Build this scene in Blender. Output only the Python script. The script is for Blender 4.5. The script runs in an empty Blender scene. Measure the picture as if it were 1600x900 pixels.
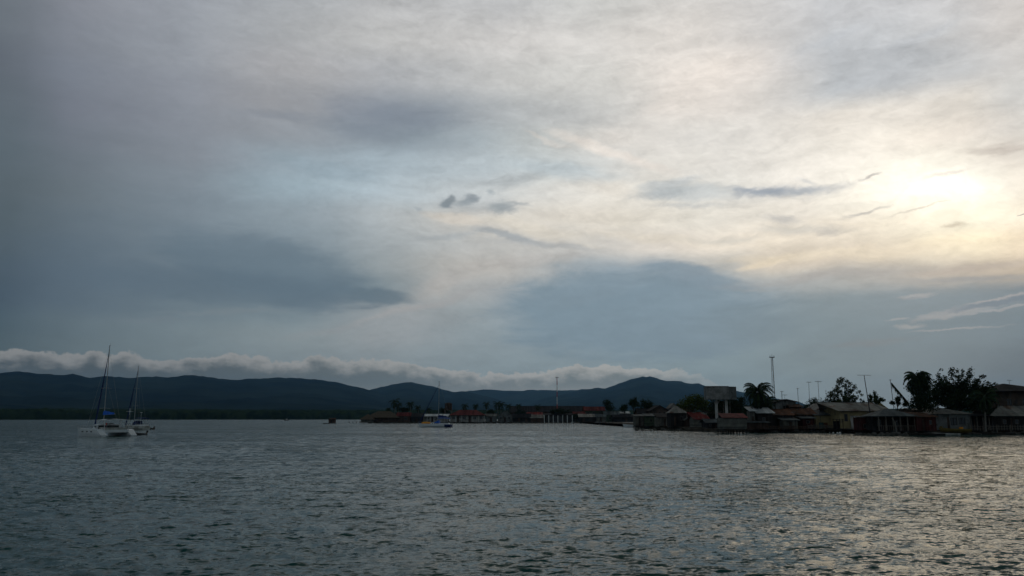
import bpy, math, random
import numpy as np
from mathutils import Vector
R = math.radians
scn = bpy.context.scene

# ------------------------------------------------------------------ camera
F = 1256.0                      # focal length in pixels of a 1600 px wide picture
PITCH = math.atan(203.5 / F)
EYE = 3.0
cam_d = bpy.data.cameras.new("camera")
cam_d.sensor_width = 36.0
cam_d.lens = 36.0 * F / 1600.0
cam_d.clip_start = 0.2
cam_d.clip_end = 60000
cam = bpy.data.objects.new("camera", cam_d)
scn.collection.objects.link(cam)
cam.location = (0, 0, EYE)
cam.rotation_euler = (R(90) + PITCH, 0, 0)
scn.camera = cam
CP, SP = math.cos(PITCH), math.sin(PITCH)

def P(px, py, D):
    """world point seen at pixel (px, py) whose depth Y is D"""
    a = (px - 800) / F; b = (450 - py) / F
    t = D / (CP - b * SP)
    return Vector((a * t, D, EYE + (SP + b * CP) * t))
def depth(py, px=800):
    """depth of the water plane seen at row py"""
    b = (450 - py) / F
    return EYE * (CP - b * SP) / -(SP + b * CP)
def azel(px, py):
    a = (px - 800) / F; b = (450 - py) / F
    y = CP - b * SP; z = SP + b * CP
    return math.degrees(math.atan2(a, y)), math.degrees(math.atan2(z, math.hypot(a, y)))
def pix(az, el):
    az = R(az); el = R(el)
    x = math.cos(el) * math.sin(az); y = math.cos(el) * math.cos(az); z = math.sin(el)
    f = y * CP + z * SP; u = -y * SP + z * CP
    return 800 + F * x / f, 450 - F * u / f
def lin(c):
    return tuple((v / 255 / 12.92) if v / 255 <= 0.04045 else ((v / 255 + 0.055) / 1.055) ** 2.4 for v in c)

# ------------------------------------------------------------------ sky
SUN_AZ, SUN_EL = azel(1452, 297)
world = bpy.data.worlds.new("World")
scn.world = world
world.use_nodes = True
world.cycles.sampling_method = 'MANUAL'
world.cycles.sample_map_resolution = 512
NT = world.node_tree
NT.nodes.clear()
class G:
    """tiny helper around a node tree"""
    def __init__(s, nt): s.nt = nt
    def n(s, t, **k):
        o = s.nt.nodes.new(t)
        for a, b in k.items(): setattr(o, a, b)
        return o
    def put(s, sock, v):
        if isinstance(v, bpy.types.NodeSocket): s.nt.links.new(v, sock)
        else: sock.default_value = v
    def m(s, op, a, b=None, c=None, clamp=False):
        o = s.n('ShaderNodeMath', operation=op, use_clamp=clamp)
        s.put(o.inputs[0], a)
        if b is not None: s.put(o.inputs[1], b)
        if c is not None: s.put(o.inputs[2], c)
        return o.outputs[0]
    def v(s, op, a, b=None, scale=None):
        o = s.n('ShaderNodeVectorMath', operation=op)
        s.put(o.inputs[0], a)
        if b is not None: s.put(o.inputs[1], b)
        if scale is not None: s.put(o.inputs['Scale'], scale)
        return o.outputs['Value'] if op in ('LENGTH', 'DOT_PRODUCT') else o.outputs[0]
    def rng(s, x, a, b, c=0.0, d=1.0, kind='SMOOTHSTEP'):
        o = s.n('ShaderNodeMapRange', interpolation_type=kind)
        for i, v in enumerate((x, a, b, c, d)): s.put(o.inputs[i], v)
        return o.outputs[0]
    def mix(s, f, a, b, blend='MIX'):
        o = s.n('ShaderNodeMix', data_type='RGBA', blend_type=blend)
        s.put(o.inputs[0], f)
        for i, v in ((6, a), (7, b)):
            s.put(o.inputs[i], v if isinstance(v, bpy.types.NodeSocket) else (*v[:3], 1))
        return o.outputs[2]
    def noise(s, vec, scale, detail=3, rough=0.5, dist=0.0):
        o = s.n('ShaderNodeTexNoise')
        s.put(o.inputs['Vector'], vec); s.put(o.inputs['Scale'], scale)
        s.put(o.inputs['Detail'], detail); s.put(o.inputs['Roughness'], rough); s.put(o.inputs['Distortion'], dist)
        return o
    def xyz(s, a, b, c):
        o = s.n('ShaderNodeCombineXYZ')
        for i, v in enumerate((a, b, c)): s.put(o.inputs[i], v)
        return o.outputs[0]
    def sep(s, a):
        o = s.n('ShaderNodeSeparateXYZ'); s.put(o.inputs[0], a); return o.outputs
g = G(NT)
tc = g.n('ShaderNodeTexCoord')
D3 = g.v('NORMALIZE', tc.outputs['Generated'])
dx, dy, dz = g.sep(D3)
DEG = 57.29578
AZ0 = g.m('MULTIPLY', g.m('ARCTAN2', dx, dy), DEG)
EL0 = g.m('MULTIPLY', g.m('ARCSINE', dz), DEG)
# broad wander of the cloud edges
w1 = g.noise(D3, 5.0, 4, 0.55).outputs['Color']
w1 = g.v('SUBTRACT', w1, (0.5, 0.5, 0.5))
wx, wy, wz = g.sep(w1)
AZ = g.m('MULTIPLY_ADD', wx, 4.0, AZ0)
EL = g.m('MULTIPLY_ADD', wy, 1.8, EL0)

# colours of the cloud deck, read off the sky at a coarse lattice
SKY = {
 5: [(0,(105,114,121)),(100,(130,134,143)),(300,(152,157,165)),(450,(168,172,176)),(600,(183,184,185)),(800,(192,193,194)),(950,(203,203,200)),(1100,(210,207,203)),(1300,(196,197,199)),(1450,(200,201,203)),(1600,(206,201,197))],
 60: [(0,(96,104,113)),(100,(124,130,140)),(300,(151,156,163)),(450,(171,173,175)),(600,(190,190,189)),(800,(204,202,200)),(950,(214,211,207)),(1100,(224,218,211)),(1180,(214,211,208)),(1300,(190,193,197)),(1450,(197,199,201)),(1600,(206,201,196))],
 105: [(0,(92,100,109)),(100,(119,126,137)),(300,(146,151,159)),(450,(168,168,170)),(600,(184,185,186)),(800,(207,205,201)),(950,(217,215,210)),(1080,(234,226,218)),(1160,(232,223,214)),(1260,(190,194,198)),(1400,(184,189,194)),(1500,(196,198,200)),(1600,(206,204,201))],
 150: [(0,(91,102,110)),(100,(116,122,133)),(300,(138,143,152)),(450,(156,157,160)),(560,(146,152,161)),(680,(160,165,170)),(800,(186,188,188)),(950,(206,206,202)),(1100,(236,227,218)),(1200,(212,208,203)),(1300,(190,194,197)),(1400,(196,197,197)),(1500,(216,211,203)),(1600,(206,207,206))],
 190: [(0,(90,102,110)),(100,(112,119,130)),(300,(135,141,150)),(450,(150,153,158)),(560,(136,144,154)),(680,(134,144,154)),(800,(170,175,178)),(950,(200,200,198)),(1050,(218,214,208)),(1200,(222,218,212)),(1350,(234,227,216)),(1450,(242,232,218)),(1600,(212,209,204))],
 230: [(0,(88,101,109)),(100,(108,117,126)),(300,(134,141,150)),(500,(145,155,163)),(650,(137,149,158)),(760,(166,176,181)),(850,(196,200,198)),(950,(222,216,208)),(1100,(220,218,213)),(1250,(236,231,222)),(1400,(246,239,227)),(1520,(216,208,199)),(1600,(208,202,194))],
 265: [(0,(87,99,107)),(100,(106,116,125)),(300,(130,140,149)),(450,(150,166,176)),(600,(166,181,190)),(750,(184,194,199)),(850,(196,203,204)),(950,(206,208,206)),(1030,(224,220,212)),(1150,(230,226,219)),(1300,(244,238,228)),(1400,(253,249,236)),(1500,(251,246,232)),(1600,(240,232,220))],
 300: [(0,(85,97,104)),(100,(104,115,123)),(300,(126,138,148)),(450,(150,168,178)),(600,(170,184,192)),(750,(192,198,200)),(850,(212,212,208)),(950,(232,227,217)),(1100,(218,217,211)),(1250,(234,229,219)),(1380,(255,252,238)),(1520,(255,253,240)),(1600,(246,237,221))],
 340: [(0,(82,95,103)),(100,(99,112,122)),(300,(120,133,143)),(500,(146,158,166)),(620,(176,183,186)),(720,(204,201,194)),(850,(220,214,203)),(950,(226,219,206)),(1100,(224,219,208)),(1250,(230,223,211)),(1400,(252,244,226)),(1520,(255,250,228)),(1600,(247,235,214))],
 380: [(0,(80,94,104)),(100,(93,108,120)),(300,(114,128,138)),(500,(132,146,155)),(620,(164,171,174)),(750,(186,187,185)),(900,(200,198,193)),(1050,(220,212,201)),(1200,(234,222,203)),(1350,(232,219,199)),(1500,(255,243,214)),(1600,(240,221,193))],
 415: [(0,(76,91,103)),(100,(90,106,119)),(300,(104,119,130)),(500,(120,136,146)),(610,(150,158,161)),(720,(180,178,173)),(820,(184,181,176)),(900,(156,165,170)),(1000,(146,160,170)),(1120,(160,166,168)),(1200,(200,190,176)),(1350,(190,180,168)),(1500,(200,186,168)),(1600,(194,180,162))],
 450: [(0,(72,88,102)),(100,(88,104,118)),(300,(97,113,125)),(500,(108,126,137)),(610,(124,138,145)),(700,(168,168,166)),(780,(162,166,168)),(870,(136,152,162)),(1000,(131,150,164)),(1150,(138,155,166)),(1300,(150,160,165)),(1450,(148,157,163)),(1600,(126,136,144))],
 485: [(0,(72,89,101)),(100,(92,108,119)),(300,(108,123,132)),(470,(118,133,141)),(620,(150,155,158)),(740,(146,155,159)),(870,(132,149,160)),(1100,(129,149,161)),(1300,(130,146,154)),(1450,(120,136,147)),(1600,(108,124,137))],
 520: [(0,(72,90,100)),(100,(97,112,120)),(300,(115,129,136)),(450,(130,142,147)),(600,(145,151,155)),(750,(137,149,155)),(900,(130,147,157)),(1100,(126,145,156)),(1300,(120,138,146)),(1500,(112,128,139)),(1600,(95,112,124))],
 560: [(0,(74,90,99)),(100,(93,108,116)),(300,(108,122,129)),(600,(130,141,147)),(900,(126,142,150)),(1100,(120,139,148)),(1300,(114,131,139)),(1500,(105,121,131)),(1600,(92,108,119))],
 620: [(0,(74,88,97)),(300,(100,114,122)),(900,(116,132,140)),(1150,(112,130,139)),(1400,(104,121,131)),(1600,(88,104,115))],
}
SKY_Y = sorted(SKY)
def row_at(y, px):
    r_ = SKY[y]; xs = [k[0] for k in r_]; cs = np.array([lin(k[1]) for k in r_])
    return np.array([np.interp(px, xs, cs[:, c]) for c in range(3)])
def sky_at(px, py):
    py = min(max(py, SKY_Y[0]), SKY_Y[-1])
    for a, b in zip(SKY_Y[:-1], SKY_Y[1:]):
        if py <= b: break
    u = (py - a) / (b - a)
    return row_at(a, px) * (1 - u) + row_at(b, px) * u
HAZE = 3.3e-5
def comp(c, el):
    """colour the cloud must have for its light to arrive as c through the haze"""
    path = min(16000.0, 760.0 / math.tan(R(max(el, .5))))
    T = math.exp(-HAZE * path)
    S = np.array([.010, .021, .033]) * (1 - T) / .28
    return np.clip((np.array(c) - S) / T, .005, 5)
azn = g.m('MULTIPLY_ADD', AZ, 1 / 80.0, 0.5, clamp=True)
rows = [1.0, 2.6, 4.2, 5.8, 7.4, 9.0, 10.6, 12.2, 14.0, 15.8, 17.6, 19.4, 21.4, 23.6, 26.0, 29.0]
acc = None
for j, el in enumerate(rows):
    cr = g.n('ShaderNodeValToRGB'); cr.color_ramp.interpolation = 'LINEAR'
    els = cr.color_ramp.elements
    N = 31
    for k in range(N):
        az = -38 + 76 * k / (N - 1)
        c = comp(sky_at(*pix(az, el)), el)
        pos = az / 80.0 + 0.5
        e = els[0] if k == 0 else (els[1] if k == 1 else els.new(pos))
        e.position = pos; e.color = (*c, 1)
    g.put(cr.inputs[0], azn)
    acc = cr.outputs[0] if acc is None else g.mix(g.rng(EL, rows[j-1], el), acc, cr.outputs[0])
# unseen rest of the overcast: dimmed to darken water, lifted behind to light facades
sd = (math.sin(R(SUN_AZ)) * math.cos(R(SUN_EL)), math.cos(R(SUN_AZ)) * math.cos(R(SUN_EL)), math.sin(R(SUN_EL)))
cosS = g.v('DOT_PRODUCT', D3, sd)
dome = g.mix(g.rng(cosS, 0.5, 1.0), lin((66, 84, 90)), lin((168, 161, 152)))
dome = g.mix(g.rng(cosS, 0.2, -0.35), dome, lin((113, 123, 129)))
acc = g.mix(g.rng(EL, 27, 44), acc, dome)
acc = g.mix(g.rng(g.m('ABSOLUTE', AZ0), 34, 62), acc, dome)
col = acc

# finer wandering for the shapes below
w2 = g.v('SUBTRACT', g.noise(g.v('MULTIPLY', D3, (1, 1, 2.2)), 16.0, 5, 0.6).outputs['Color'], (0.5, 0.5, 0.5))
vx, vy, vz = g.sep(w2)
AZb = g.m('MULTIPLY_ADD', vx, 2.6, g.m('MULTIPLY_ADD', wx, 1.5, AZ0))
ELb = g.m('MULTIPLY_ADD', vy, 1.3, g.m('MULTIPLY_ADD', wy, 0.8, EL0))
UV = g.xyz(AZb, ELb, 0.0)
w3 = g.v('SUBTRACT', g.noise(g.v('MULTIPLY', D3, (1, 1, 1.8)), 70.0, 4, 0.6).outputs['Color'], (0.5, 0.5, 0.5))
ux, uy, uz = g.sep(w3)
UV2 = g.xyz(g.m('MULTIPLY_ADD', ux, 1.0, g.m('MULTIPLY_ADD', vx, 0.9, AZ0)), g.m('MULTIPLY_ADD', uy, 0.45, g.m('MULTIPLY_ADD', vy, 0.5, EL0)), 0.0)
# streaky grain used to break the shapes up
gr1 = g.noise(g.xyz(g.m('MULTIPLY', AZ, 0.10), g.m('MULTIPLY', EL, 0.42), 3.1), 1.6, 7, 0.62, 0.6).outputs['Fac']
gr2 = g.noise(g.xyz(g.m('MULTIPLY', AZb, 0.35), g.m('MULTIPLY_ADD', AZb, -0.10, g.m('MULTIPLY', ELb, 0.9)), 7.7), 1.5, 6, 0.6, 0.4).outputs['Fac']
def blob(col, cx, cy, rx, ry, rot, c, op, core=0.15, uv=None, grain=0.0, mode='MIX', gsrc=None):
    az, el = azel(cx, cy)
    az2, _ = azel(cx + 1, cy); _, el2 = azel(cx, cy - 1)
    kx, ky = az2 - az, el2 - el
    mp = g.n('ShaderNodeMapping', vector_type='TEXTURE')
    seq = g.n('ShaderNodeVectorMath', operation='MULTIPLY_ADD')     # keeps the shapes evaluated one after another
    g.put(seq.inputs[0], col); g.put(seq.inputs[1], (1e-7, 1e-7, 1e-7)); g.put(seq.inputs[2], UV if uv is None else uv)
    g.put(mp.inputs['Vector'], seq.outputs[0])
    mp.inputs['Location'].default_value = (az, el, 0)
    mp.inputs['Rotation'].default_value = (0, 0, R(rot))
    mp.inputs['Scale'].default_value = (rx * kx, ry * ky, 1)
    d = g.v('LENGTH', mp.outputs[0])
    if grain:
        d = g.m('MULTIPLY_ADD', g.m('SUBTRACT', gr1 if gsrc is None else gsrc, 0.5), grain, d)
    f = g.rng(d, 1.0, core, 0.0, op)
    return g.mix(f, col, lin(c) if max(c) > 3 else c, mode)
BLOBS = [
 (620, 186, 160, 34, -2, (124,134,147), .55, .1),
 (430, 184, 110, 12, 2, (132,139,149), .4, .1),
 (560, 205, 90, 20, -6, (128,138,150), .4, .1),
 (870, 185, 130, 20, -6, (182,184,184), .45, .1),
 (1370, 120, 150, 46, 8, (178,183,189), .5, .2),
 (1440, 60, 120, 16, 14, (188,192,197), .5, .1),
 (1300, 60, 90, 14, 10, (186,190,195), .5, .1),
 (1570, 232, 90, 13, -2, (196,187,178), .7, .2),
 (960, 242, 130, 13, -20, (240,231,221), .75, .2),
 (860, 222, 50, 6, -20, (222,217,210), .6, .2),
 (1070, 150, 90, 40, 30, (240,231,222), .45, .1),
 (500, 264, 140, 22, -5, (156,174,185), .5, .1),
 (880, 268, 150, 20, -8, (186,198,204), .55, .1),
 (420, 418, 215, 62, -12, (99,117,130), .6, .5),
 (360, 448, 300, 38, -2, (95,112,125), .5, .45),
 (590, 463, 72, 15, -4, (102,119,130), .8, .4),
 (1000, 492, 270, 82, -2, (128,148,161), .85, .62),
 (930, 446, 120, 30, 14, (132,150,162), .75, .45),
 (1080, 425, 110, 20, -14, (134,152,165), .8, .4),
 (1390, 505, 400, 66, -1, (124,141,150), .6, .5),
 (640, 482, 190, 11, 15, (166,165,164), .7, .1),
 (520, 512, 120, 8, 10, (146,152,155), .6, .1),
 (700, 440, 90, 22, 24, (184,180,175), .6, .15),
 (820, 408, 170, 14, 6, (190,186,181), .5, .1),
 (350, 487, 150, 8, 4, (126,137,143), .7, .1),
 (250, 500, 120, 6, 3, (120,131,138), .5, .1),
 (720, 345, 60, 11, -6, (222,213,200), .7, .2),
 (850, 362, 130, 16, -12, (228,220,205), .7, .2),
 (1040, 372, 190, 13, -6, (230,220,203), .6, .2),
 (800, 372, 80, 8, -12, (172,177,180), .85, .2),
 (860, 384, 140, 7, -4, (180,182,182), .6, .1),
 (700, 372, 90, 9, 8, (170,176,179), .6, .1),
 (960, 300, 70, 22, -10, (238,231,219), .5, .1),
 (1090, 300, 110, 18, -4, (198,203,204), .75, .2),
 (1050, 286, 60, 8, 6, (186,193,197), .6, .1),
 (1240, 360, 130, 14, -6, (212,208,199), .7, .1),
 (1130, 372, 110, 10, -2, (210,206,196), .6, .1),
 (1330, 398, 300, 13, -1, (240,226,202), .7, .2),
 (1190, 412, 60, 9, 10, (236,221,196), .8, .2),
 (1300, 432, 230, 13, 1, (176,172,168), .6, .1),
 (1520, 418, 130, 10, 2, (196,184,172), .7, .1),
 (1500, 436, 140, 7, -2, (160,162,163), .7, .1),
]
for b in BLOBS: col = blob(col, *b, grain=0.9)
GLOW = [
 (1452, 285, 260, 90, 0, (.06,.055,.045), 1.0, 0.0),
 (1400, 290, 130, 60, -8, (.13,.125,.11), 1.0, -.1),
 (1490, 300, 130, 56, -8, (.13,.125,.11), 1.0, -.1),
 (1500, 378, 110, 22, 0, (.14,.12,.07), 1.0, 0.0),
]
for b in GLOW: col = blob(col, *b, grain=1.3, mode='ADD')
SMALL = [
 (745, 320, 100, 24, -2, (176,183,187), .5, .0),
 (1230, 302, 130, 22, 0, (206,206,204), .5, .0),
 (1205, 300, 88, 12, -2, (154,164,176), .95, .0),
 (1165, 297, 40, 8, -10, (158,167,178), .8, .1),
 (1265, 297, 70, 10, 3, (170,177,184), .8, .1),
 (1310, 292, 46, 12, 10, (206,205,202), .7, .1),
 (1262, 284, 30, 6, -24, (206,206,204), .7, .1),
 (1040, 300, 80, 14, 4, (186,193,196), .7, .1),
 (1080, 320, 90, 8, -3, (198,199,197), .7, .1),
 (1345, 333, 56, 4, 11, (186,183,178), .75, .0),
 (1358, 276, 26, 3, 14, (214,209,202), .9, .1),
 (1430, 326, 70, 3, 8, (232,224,208), .7, .1),
 (1225, 342, 46, 11, -14, (206,203,198), .8, .1),
 (1290, 364, 30, 9, -6, (212,206,196), .7, .1),
 (1490, 351, 34, 6, 0, (222,210,188), .85, .1),
 (1597, 335, 14, 2.2, -2, (160,156,154), .9, .2),
 (1480, 272, 50, 5, 4, (246,238,226), .8, .1),
 (698, 318, 18, 12, 22, (136,145,151), .95, .3),
 (705, 310, 10, 8, 10, (138,146,151), .9, .3),
 (737, 309, 20, 9, 8, (143,151,157), .95, .2),
 (728, 316, 24, 7, 14, (152,161,166), .7, .1),
 (768, 301, 11, 7, -10, (166,174,178), .75, .1),
 (786, 324, 36, 15, -6, (156,164,168), .85, .1),
 (812, 319, 26, 5, -10, (160,166,169), .7, .1),
 (800, 285, 60, 18, 8, (178,185,188), .5, .1),
 (655, 326, 14, 5, 0, (154,164,170), .6, .1),
 (1432, 462, 44, 6.5, 1, (164,167,169), .95, .35),
 (1426, 465, 30, 3, 4, (142,150,157), .8, .2),
 (1490, 488, 88, 9, 9, (158,162,165), .95, .4),
 (1400, 500, 26, 3, 6, (160,164,166), .8, .2),
 (1560, 466, 80, 4, 9, (164,165,167), .95, .3),
 (1560, 481, 100, 3, 7, (156,161,165), .95, .3),
 (1545, 474, 100, 6, 9, (120,134,146), .9, .4),
 (1420, 510, 36, 4.5, 0, (160,165,167), .9, .2),
 (1490, 513, 110, 2.8, 1, (156,161,164), .9, .2),
 (1200, 452, 80, 4, 1, (160,166,168), .6, .1),
 (1360, 535, 110, 8, 3, (132,138,142), .55, .1),
]
for b in SMALL: col = blob(col, *b, uv=UV2, grain=0.8, gsrc=gr2)
# cirrus grain, strongest where the deck is thin and lit
lum = g.v('DOT_PRODUCT', col, (.3, .5, .2))
amp = g.rng(lum, 0.12, 0.6, 0.05, 0.20)
gr3 = g.noise(g.xyz(g.m('MULTIPLY', AZb, 0.9), g.m('MULTIPLY_ADD', AZb, 0.5, g.m('MULTIPLY', ELb, 1.6)), 2.2), 1.7, 5, 0.65, 0.5).outputs['Fac']
gr = g.m('ADD', g.m('MULTIPLY', g.m('SUBTRACT', gr1, 0.5), 1.1), g.m('MULTIPLY', g.m('SUBTRACT', gr2, 0.5), 0.9))
gr = g.m('ADD', gr, g.m('MULTIPLY', g.m('SUBTRACT', gr3, 0.5), 0.55))
col = g.v('SCALE', col, scale=g.m('MULTIPLY_ADD', gr, g.m('MULTIPLY', amp, 2.2), 1.0))

# roll of cloud lying along the mountains
BANK = [(-60,548),(0,546),(40,548),(70,550),(130,553),(147,545),(170,553),(205,550),(235,559),(270,564),(302,557),(335,555),
        (378,550),(400,556),(432,562),(470,563),(497,552),(525,561),(592,561),(625,566),(672,573),(735,579),
        (800,582),(855,578),(905,571),(960,572),(1010,574),(1055,576),(1085,583),(1125,600),(1165,628),(1200,655)]
cr = g.n('ShaderNodeValToRGB'); cr.color_ramp.interpolation = 'EASE'
els = cr.color_ramp.elements
EMAX = 8.0
for k, (x, y) in enumerate(BANK):
    az, el = azel(x, y)
    e = els[0] if k == 0 else (els[1] if k == 1 else els.new(az / 80.0 + 0.5))
    e.position = az / 80.0 + 0.5
    q = max(el / EMAX, 0); e.color = (q, q, q, 1)
g.put(cr.inputs[0], g.m('MULTIPLY_ADD', g.m('MULTIPLY_ADD', vx, 0.8, AZ0), 1 / 80.0, 0.5, clamp=True))
top = g.m('MULTIPLY', g.sep(cr.outputs[0])[0], EMAX)
puff = g.noise(g.xyz(AZ0, g.m('MULTIPLY', EL0, 1.25), 1.7), 1.0, 6, 0.6).outputs['Fac']
puff2 = g.noise(g.xyz(AZ0, g.m('MULTIPLY', EL0, 2.4), 4.4), 0.8, 5, 0.55).outputs['Fac']
topn = g.m('MULTIPLY_ADD', g.m('SUBTRACT', puff, 0.5), 1.5, top)
dep = g.m('SUBTRACT', topn, EL0)
shade = g.rng(g.m('MULTIPLY_ADD', g.m('SUBTRACT', puff2, 0.5), 1.3, dep), 0.0, 1.25)
bright = g.rng(AZ0, -32, 14)
ctop = g.mix(bright, tuple(comp(lin((127,131,134)), 3.5)), tuple(comp(lin((154,157,157)), 3.2)))
cbot = g.mix(bright, tuple(comp(lin((72,85,94)), 2.8)), tuple(comp(lin((103,115,121)), 2.6)))
bank = g.mix(shade, ctop, cbot)
bank = g.mix(g.rng(EL0, 2.6, 1.6), bank, g.mix(bright, tuple(comp(lin((74,88,97)), 2)), tuple(comp(lin((122,131,136)), 2))))
col = g.mix(g.m('MULTIPLY', g.rng(dep, -0.02, 0.15), g.rng(AZ0, 15.0, 8.5, .25, .97)), col, bank)

# clear air behind the deck
sky = g.n('ShaderNodeTexSky', sky_type='NISHITA', sun_disc=False)
sky.sun_elevation = R(SUN_EL); sky.sun_rotation = R(SUN_AZ)
sky.air_density = 1.2; sky.dust_density = 2.0
STR = 0.1
cloud = g.v('SCALE', col, scale=1 / STR)
out = g.mix(0.01, cloud, sky.outputs[0])
bg = g.n('ShaderNodeBackground'); bg.inputs['Strength'].default_value = STR
g.put(bg.inputs['Color'], out)
wo = g.n('ShaderNodeOutputWorld'); g.put(wo.inputs['Surface'], bg.outputs[0])

# ------------------------------------------------------------------ sun behind the overcast
sl = bpy.data.lights.new("sun", 'SUN')
sl.energy = 0.055; sl.angle = R(20); sl.color = (1.0, 0.78, 0.50)
so = bpy.data.objects.new("sun", sl); scn.collection.objects.link(so)
so.rotation_euler = Vector((-sd[0], -sd[1], -sd[2])).to_track_quat('-Z', 'Y').to_euler()

scn.view_settings.view_transform = 'Standard'
scn.view_settings.look = 'None'
scn.view_settings.gamma = 1.0
scn.view_settings.exposure = 0.0
scn.view_settings.use_curve_mapping = False
scn.render.engine = 'CYCLES'
scn.cycles.max_bounces = 6
scn.cycles.volume_bounces = 0
scn.cycles.use_denoising = True

# ------------------------------------------------------------------ helpers
rng = np.random.default_rng(7)
random.seed(5)
def vnoise(x, y, seed=0):
    xi = np.floor(x).astype(np.int64); yi = np.floor(y).astype(np.int64)
    fx = x - xi; fy = y - yi
    fx = fx*fx*(3-2*fx); fy = fy*fy*(3-2*fy)
    def h(a, b):
        n = (a * 374761393 + b * 668265263 + seed * 974711) & 0x7fffffff
        n = ((n ^ (n >> 13)) * 1274126177) & 0x7fffffff
        return ((n ^ (n >> 16)) & 0xffff) / 65535.0
    return (h(xi, yi)*(1-fx) + h(xi+1, yi)*fx)*(1-fy) + (h(xi, yi+1)*(1-fx) + h(xi+1, yi+1)*fx)*fy
def fbm(x, y, o=5, seed=0, ridge=False):
    s = 0; a = .5; t = 0
    for i in range(o):
        n = vnoise(x, y, seed + i * 17)
        if ridge: n = 1 - abs(2 * n - 1)
        s = s + a * n; t += a; a *= .5; x = x * 2.03 + 3.1; y = y * 2.03 + 1.7
    return s / t

def grid_mesh(name, X, Y, Z, mat, smooth=True, wrap=False):
    n, m = X.shape
    co = np.stack([X, Y, Z], -1).reshape(-1, 3).astype(np.float32)
    idx = np.arange(n * m).reshape(n, m)
    a = idx[:-1, :-1]; b = idx[:-1, 1:]; c = idx[1:, 1:]; d = idx[1:, :-1]
    q = np.stack([a, b, c, d], -1).reshape(-1, 4)
    if wrap:
        a = idx[:-1, -1]; b = idx[:-1, 0]; c = idx[1:, 0]; d = idx[1:, -1]
        q = np.concatenate([q, np.stack([a, b, c, d], -1)])
    me = bpy.data.meshes.new(name)
    me.vertices.add(len(co)); me.vertices.foreach_set('co', co.ravel())
    me.loops.add(q.size); me.loops.foreach_set('vertex_index', q.ravel().astype(np.int32))
    me.polygons.add(len(q)); me.polygons.foreach_set('loop_start', np.arange(0, q.size, 4, dtype=np.int32))
    me.update(calc_edges=True)
    if smooth: me.polygons.foreach_set('use_smooth', np.ones(len(q), bool))
    o = bpy.data.objects.new(name, me); scn.collection.objects.link(o)
    me.materials.append(mat)
    return o
def newmat(name):
    m = bpy.data.materials.new(name); m.use_nodes = True
    return m, G(m.node_tree), m.node_tree.nodes['Principled BSDF']

# ------------------------------------------------------------------ water
wm, q, bs = newmat("sea_water")
bs.inputs['Base Color'].default_value = (0.002, 0.060, 0.052, 1)
bs.inputs['Roughness'].default_value = 0.08
bs.inputs['IOR'].default_value = 1.22
geo = q.n('ShaderNodeNewGeometry')
pos = geo.outputs['Position']
gust = q.noise(q.v('MULTIPLY', pos, (.02, .045, 0)), 1.0, 3, .55).outputs['Fac']
gust = q.rng(gust, .35, .65, .5, 1.5)
def ripple(sc, st, sx=1.0):
    c = q.noise(q.v('MULTIPLY', pos, (sc * sx, sc, 1)), 1.0, 2, .5).outputs['Color']
    c = q.v('SUBTRACT', c, (.5, .5, .5))
    return q.v('MULTIPLY', c, (st, st, 0))
rp = q.v('ADD', ripple(0.9, .75, .4), ripple(3.2, 1.2, .5))
rp = q.v('ADD', rp, ripple(10.0, 1.3, .6))
rp = q.v('SCALE', rp, scale=gust)
nn = q.v('NORMALIZE', q.v('ADD', geo.outputs['Normal'], rp))
q.put(bs.inputs['Normal'], nn)

dense = np.linspace(R(-50), R(50), 860)
coarse = np.linspace(R(50), R(310), 90)[1:-1]
th = np.concatenate([dense, coarse])
rr = [3.0]
while rr[-1] < 13500:
    r = rr[-1]
    step = max(0.07, r * 0.0046) if r < 330 else r * 0.04
    if r < 12: step = 0.25
    rr.append(r + step)
rr = np.array(rr)
TH, RR = np.meshgrid(th, rr)
X = RR * np.sin(TH); Y = RR * np.cos(TH); Z = np.zeros_like(X)
spacing = np.maximum(0.07, rr * 0.0046)
mask = (np.clip((R(50) - np.abs(np.where(TH > math.pi, TH - 2*math.pi, TH))) / R(5), 0, 1)
        * np.clip((330 - RR) / 90, 0, 1) * np.clip((RR - 4) / 4, 0, 1))
patch = 0.55 + 0.95 * np.clip((fbm(X / 16 + Y / 60 + 40, Y / 34 + 40, 3, 91) - .25) / .5, 0, 1)
mask = mask * patch
wrng = np.random.default_rng(11)
X0, Y0 = X.copy(), Y.copy()
NW = 96
for i in range(NW):
    lam = 0.28 * (5.0 / 0.28) ** ((i / (NW - 1)) ** 1.25)
    k = 2 * math.pi / lam
    ang = R(-112) + wrng.normal(0, R(34))           # wind sea running in from the far right
    sl_ = 0.019 * (1.0 if lam < 0.95 else (0.95 / lam) ** 1.35)
    a = sl_ / k
    fade = np.clip((lam / spacing - 2.0) / 1.2, 0, 1)
    rows_ = np.nonzero(fade > 0)[0]
    if len(rows_) == 0: continue
    s = slice(0, rows_[-1] + 1)
    ph = k * (X0[s] * math.cos(ang) + Y0[s] * math.sin(ang)) + wrng.uniform(0, 6.28)
    w_ = a * fade[s, None] * mask[s]
    Z[s] += w_ * np.cos(ph)
    X[s] -= w_ * np.sin(ph) * math.cos(ang) * 0.9
    Y[s] -= w_ * np.sin(ph) * math.sin(ang) * 0.9
water = grid_mesh("water", X, Y, Z, wm, wrap=True)
water['kind'] = 'structure'

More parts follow.
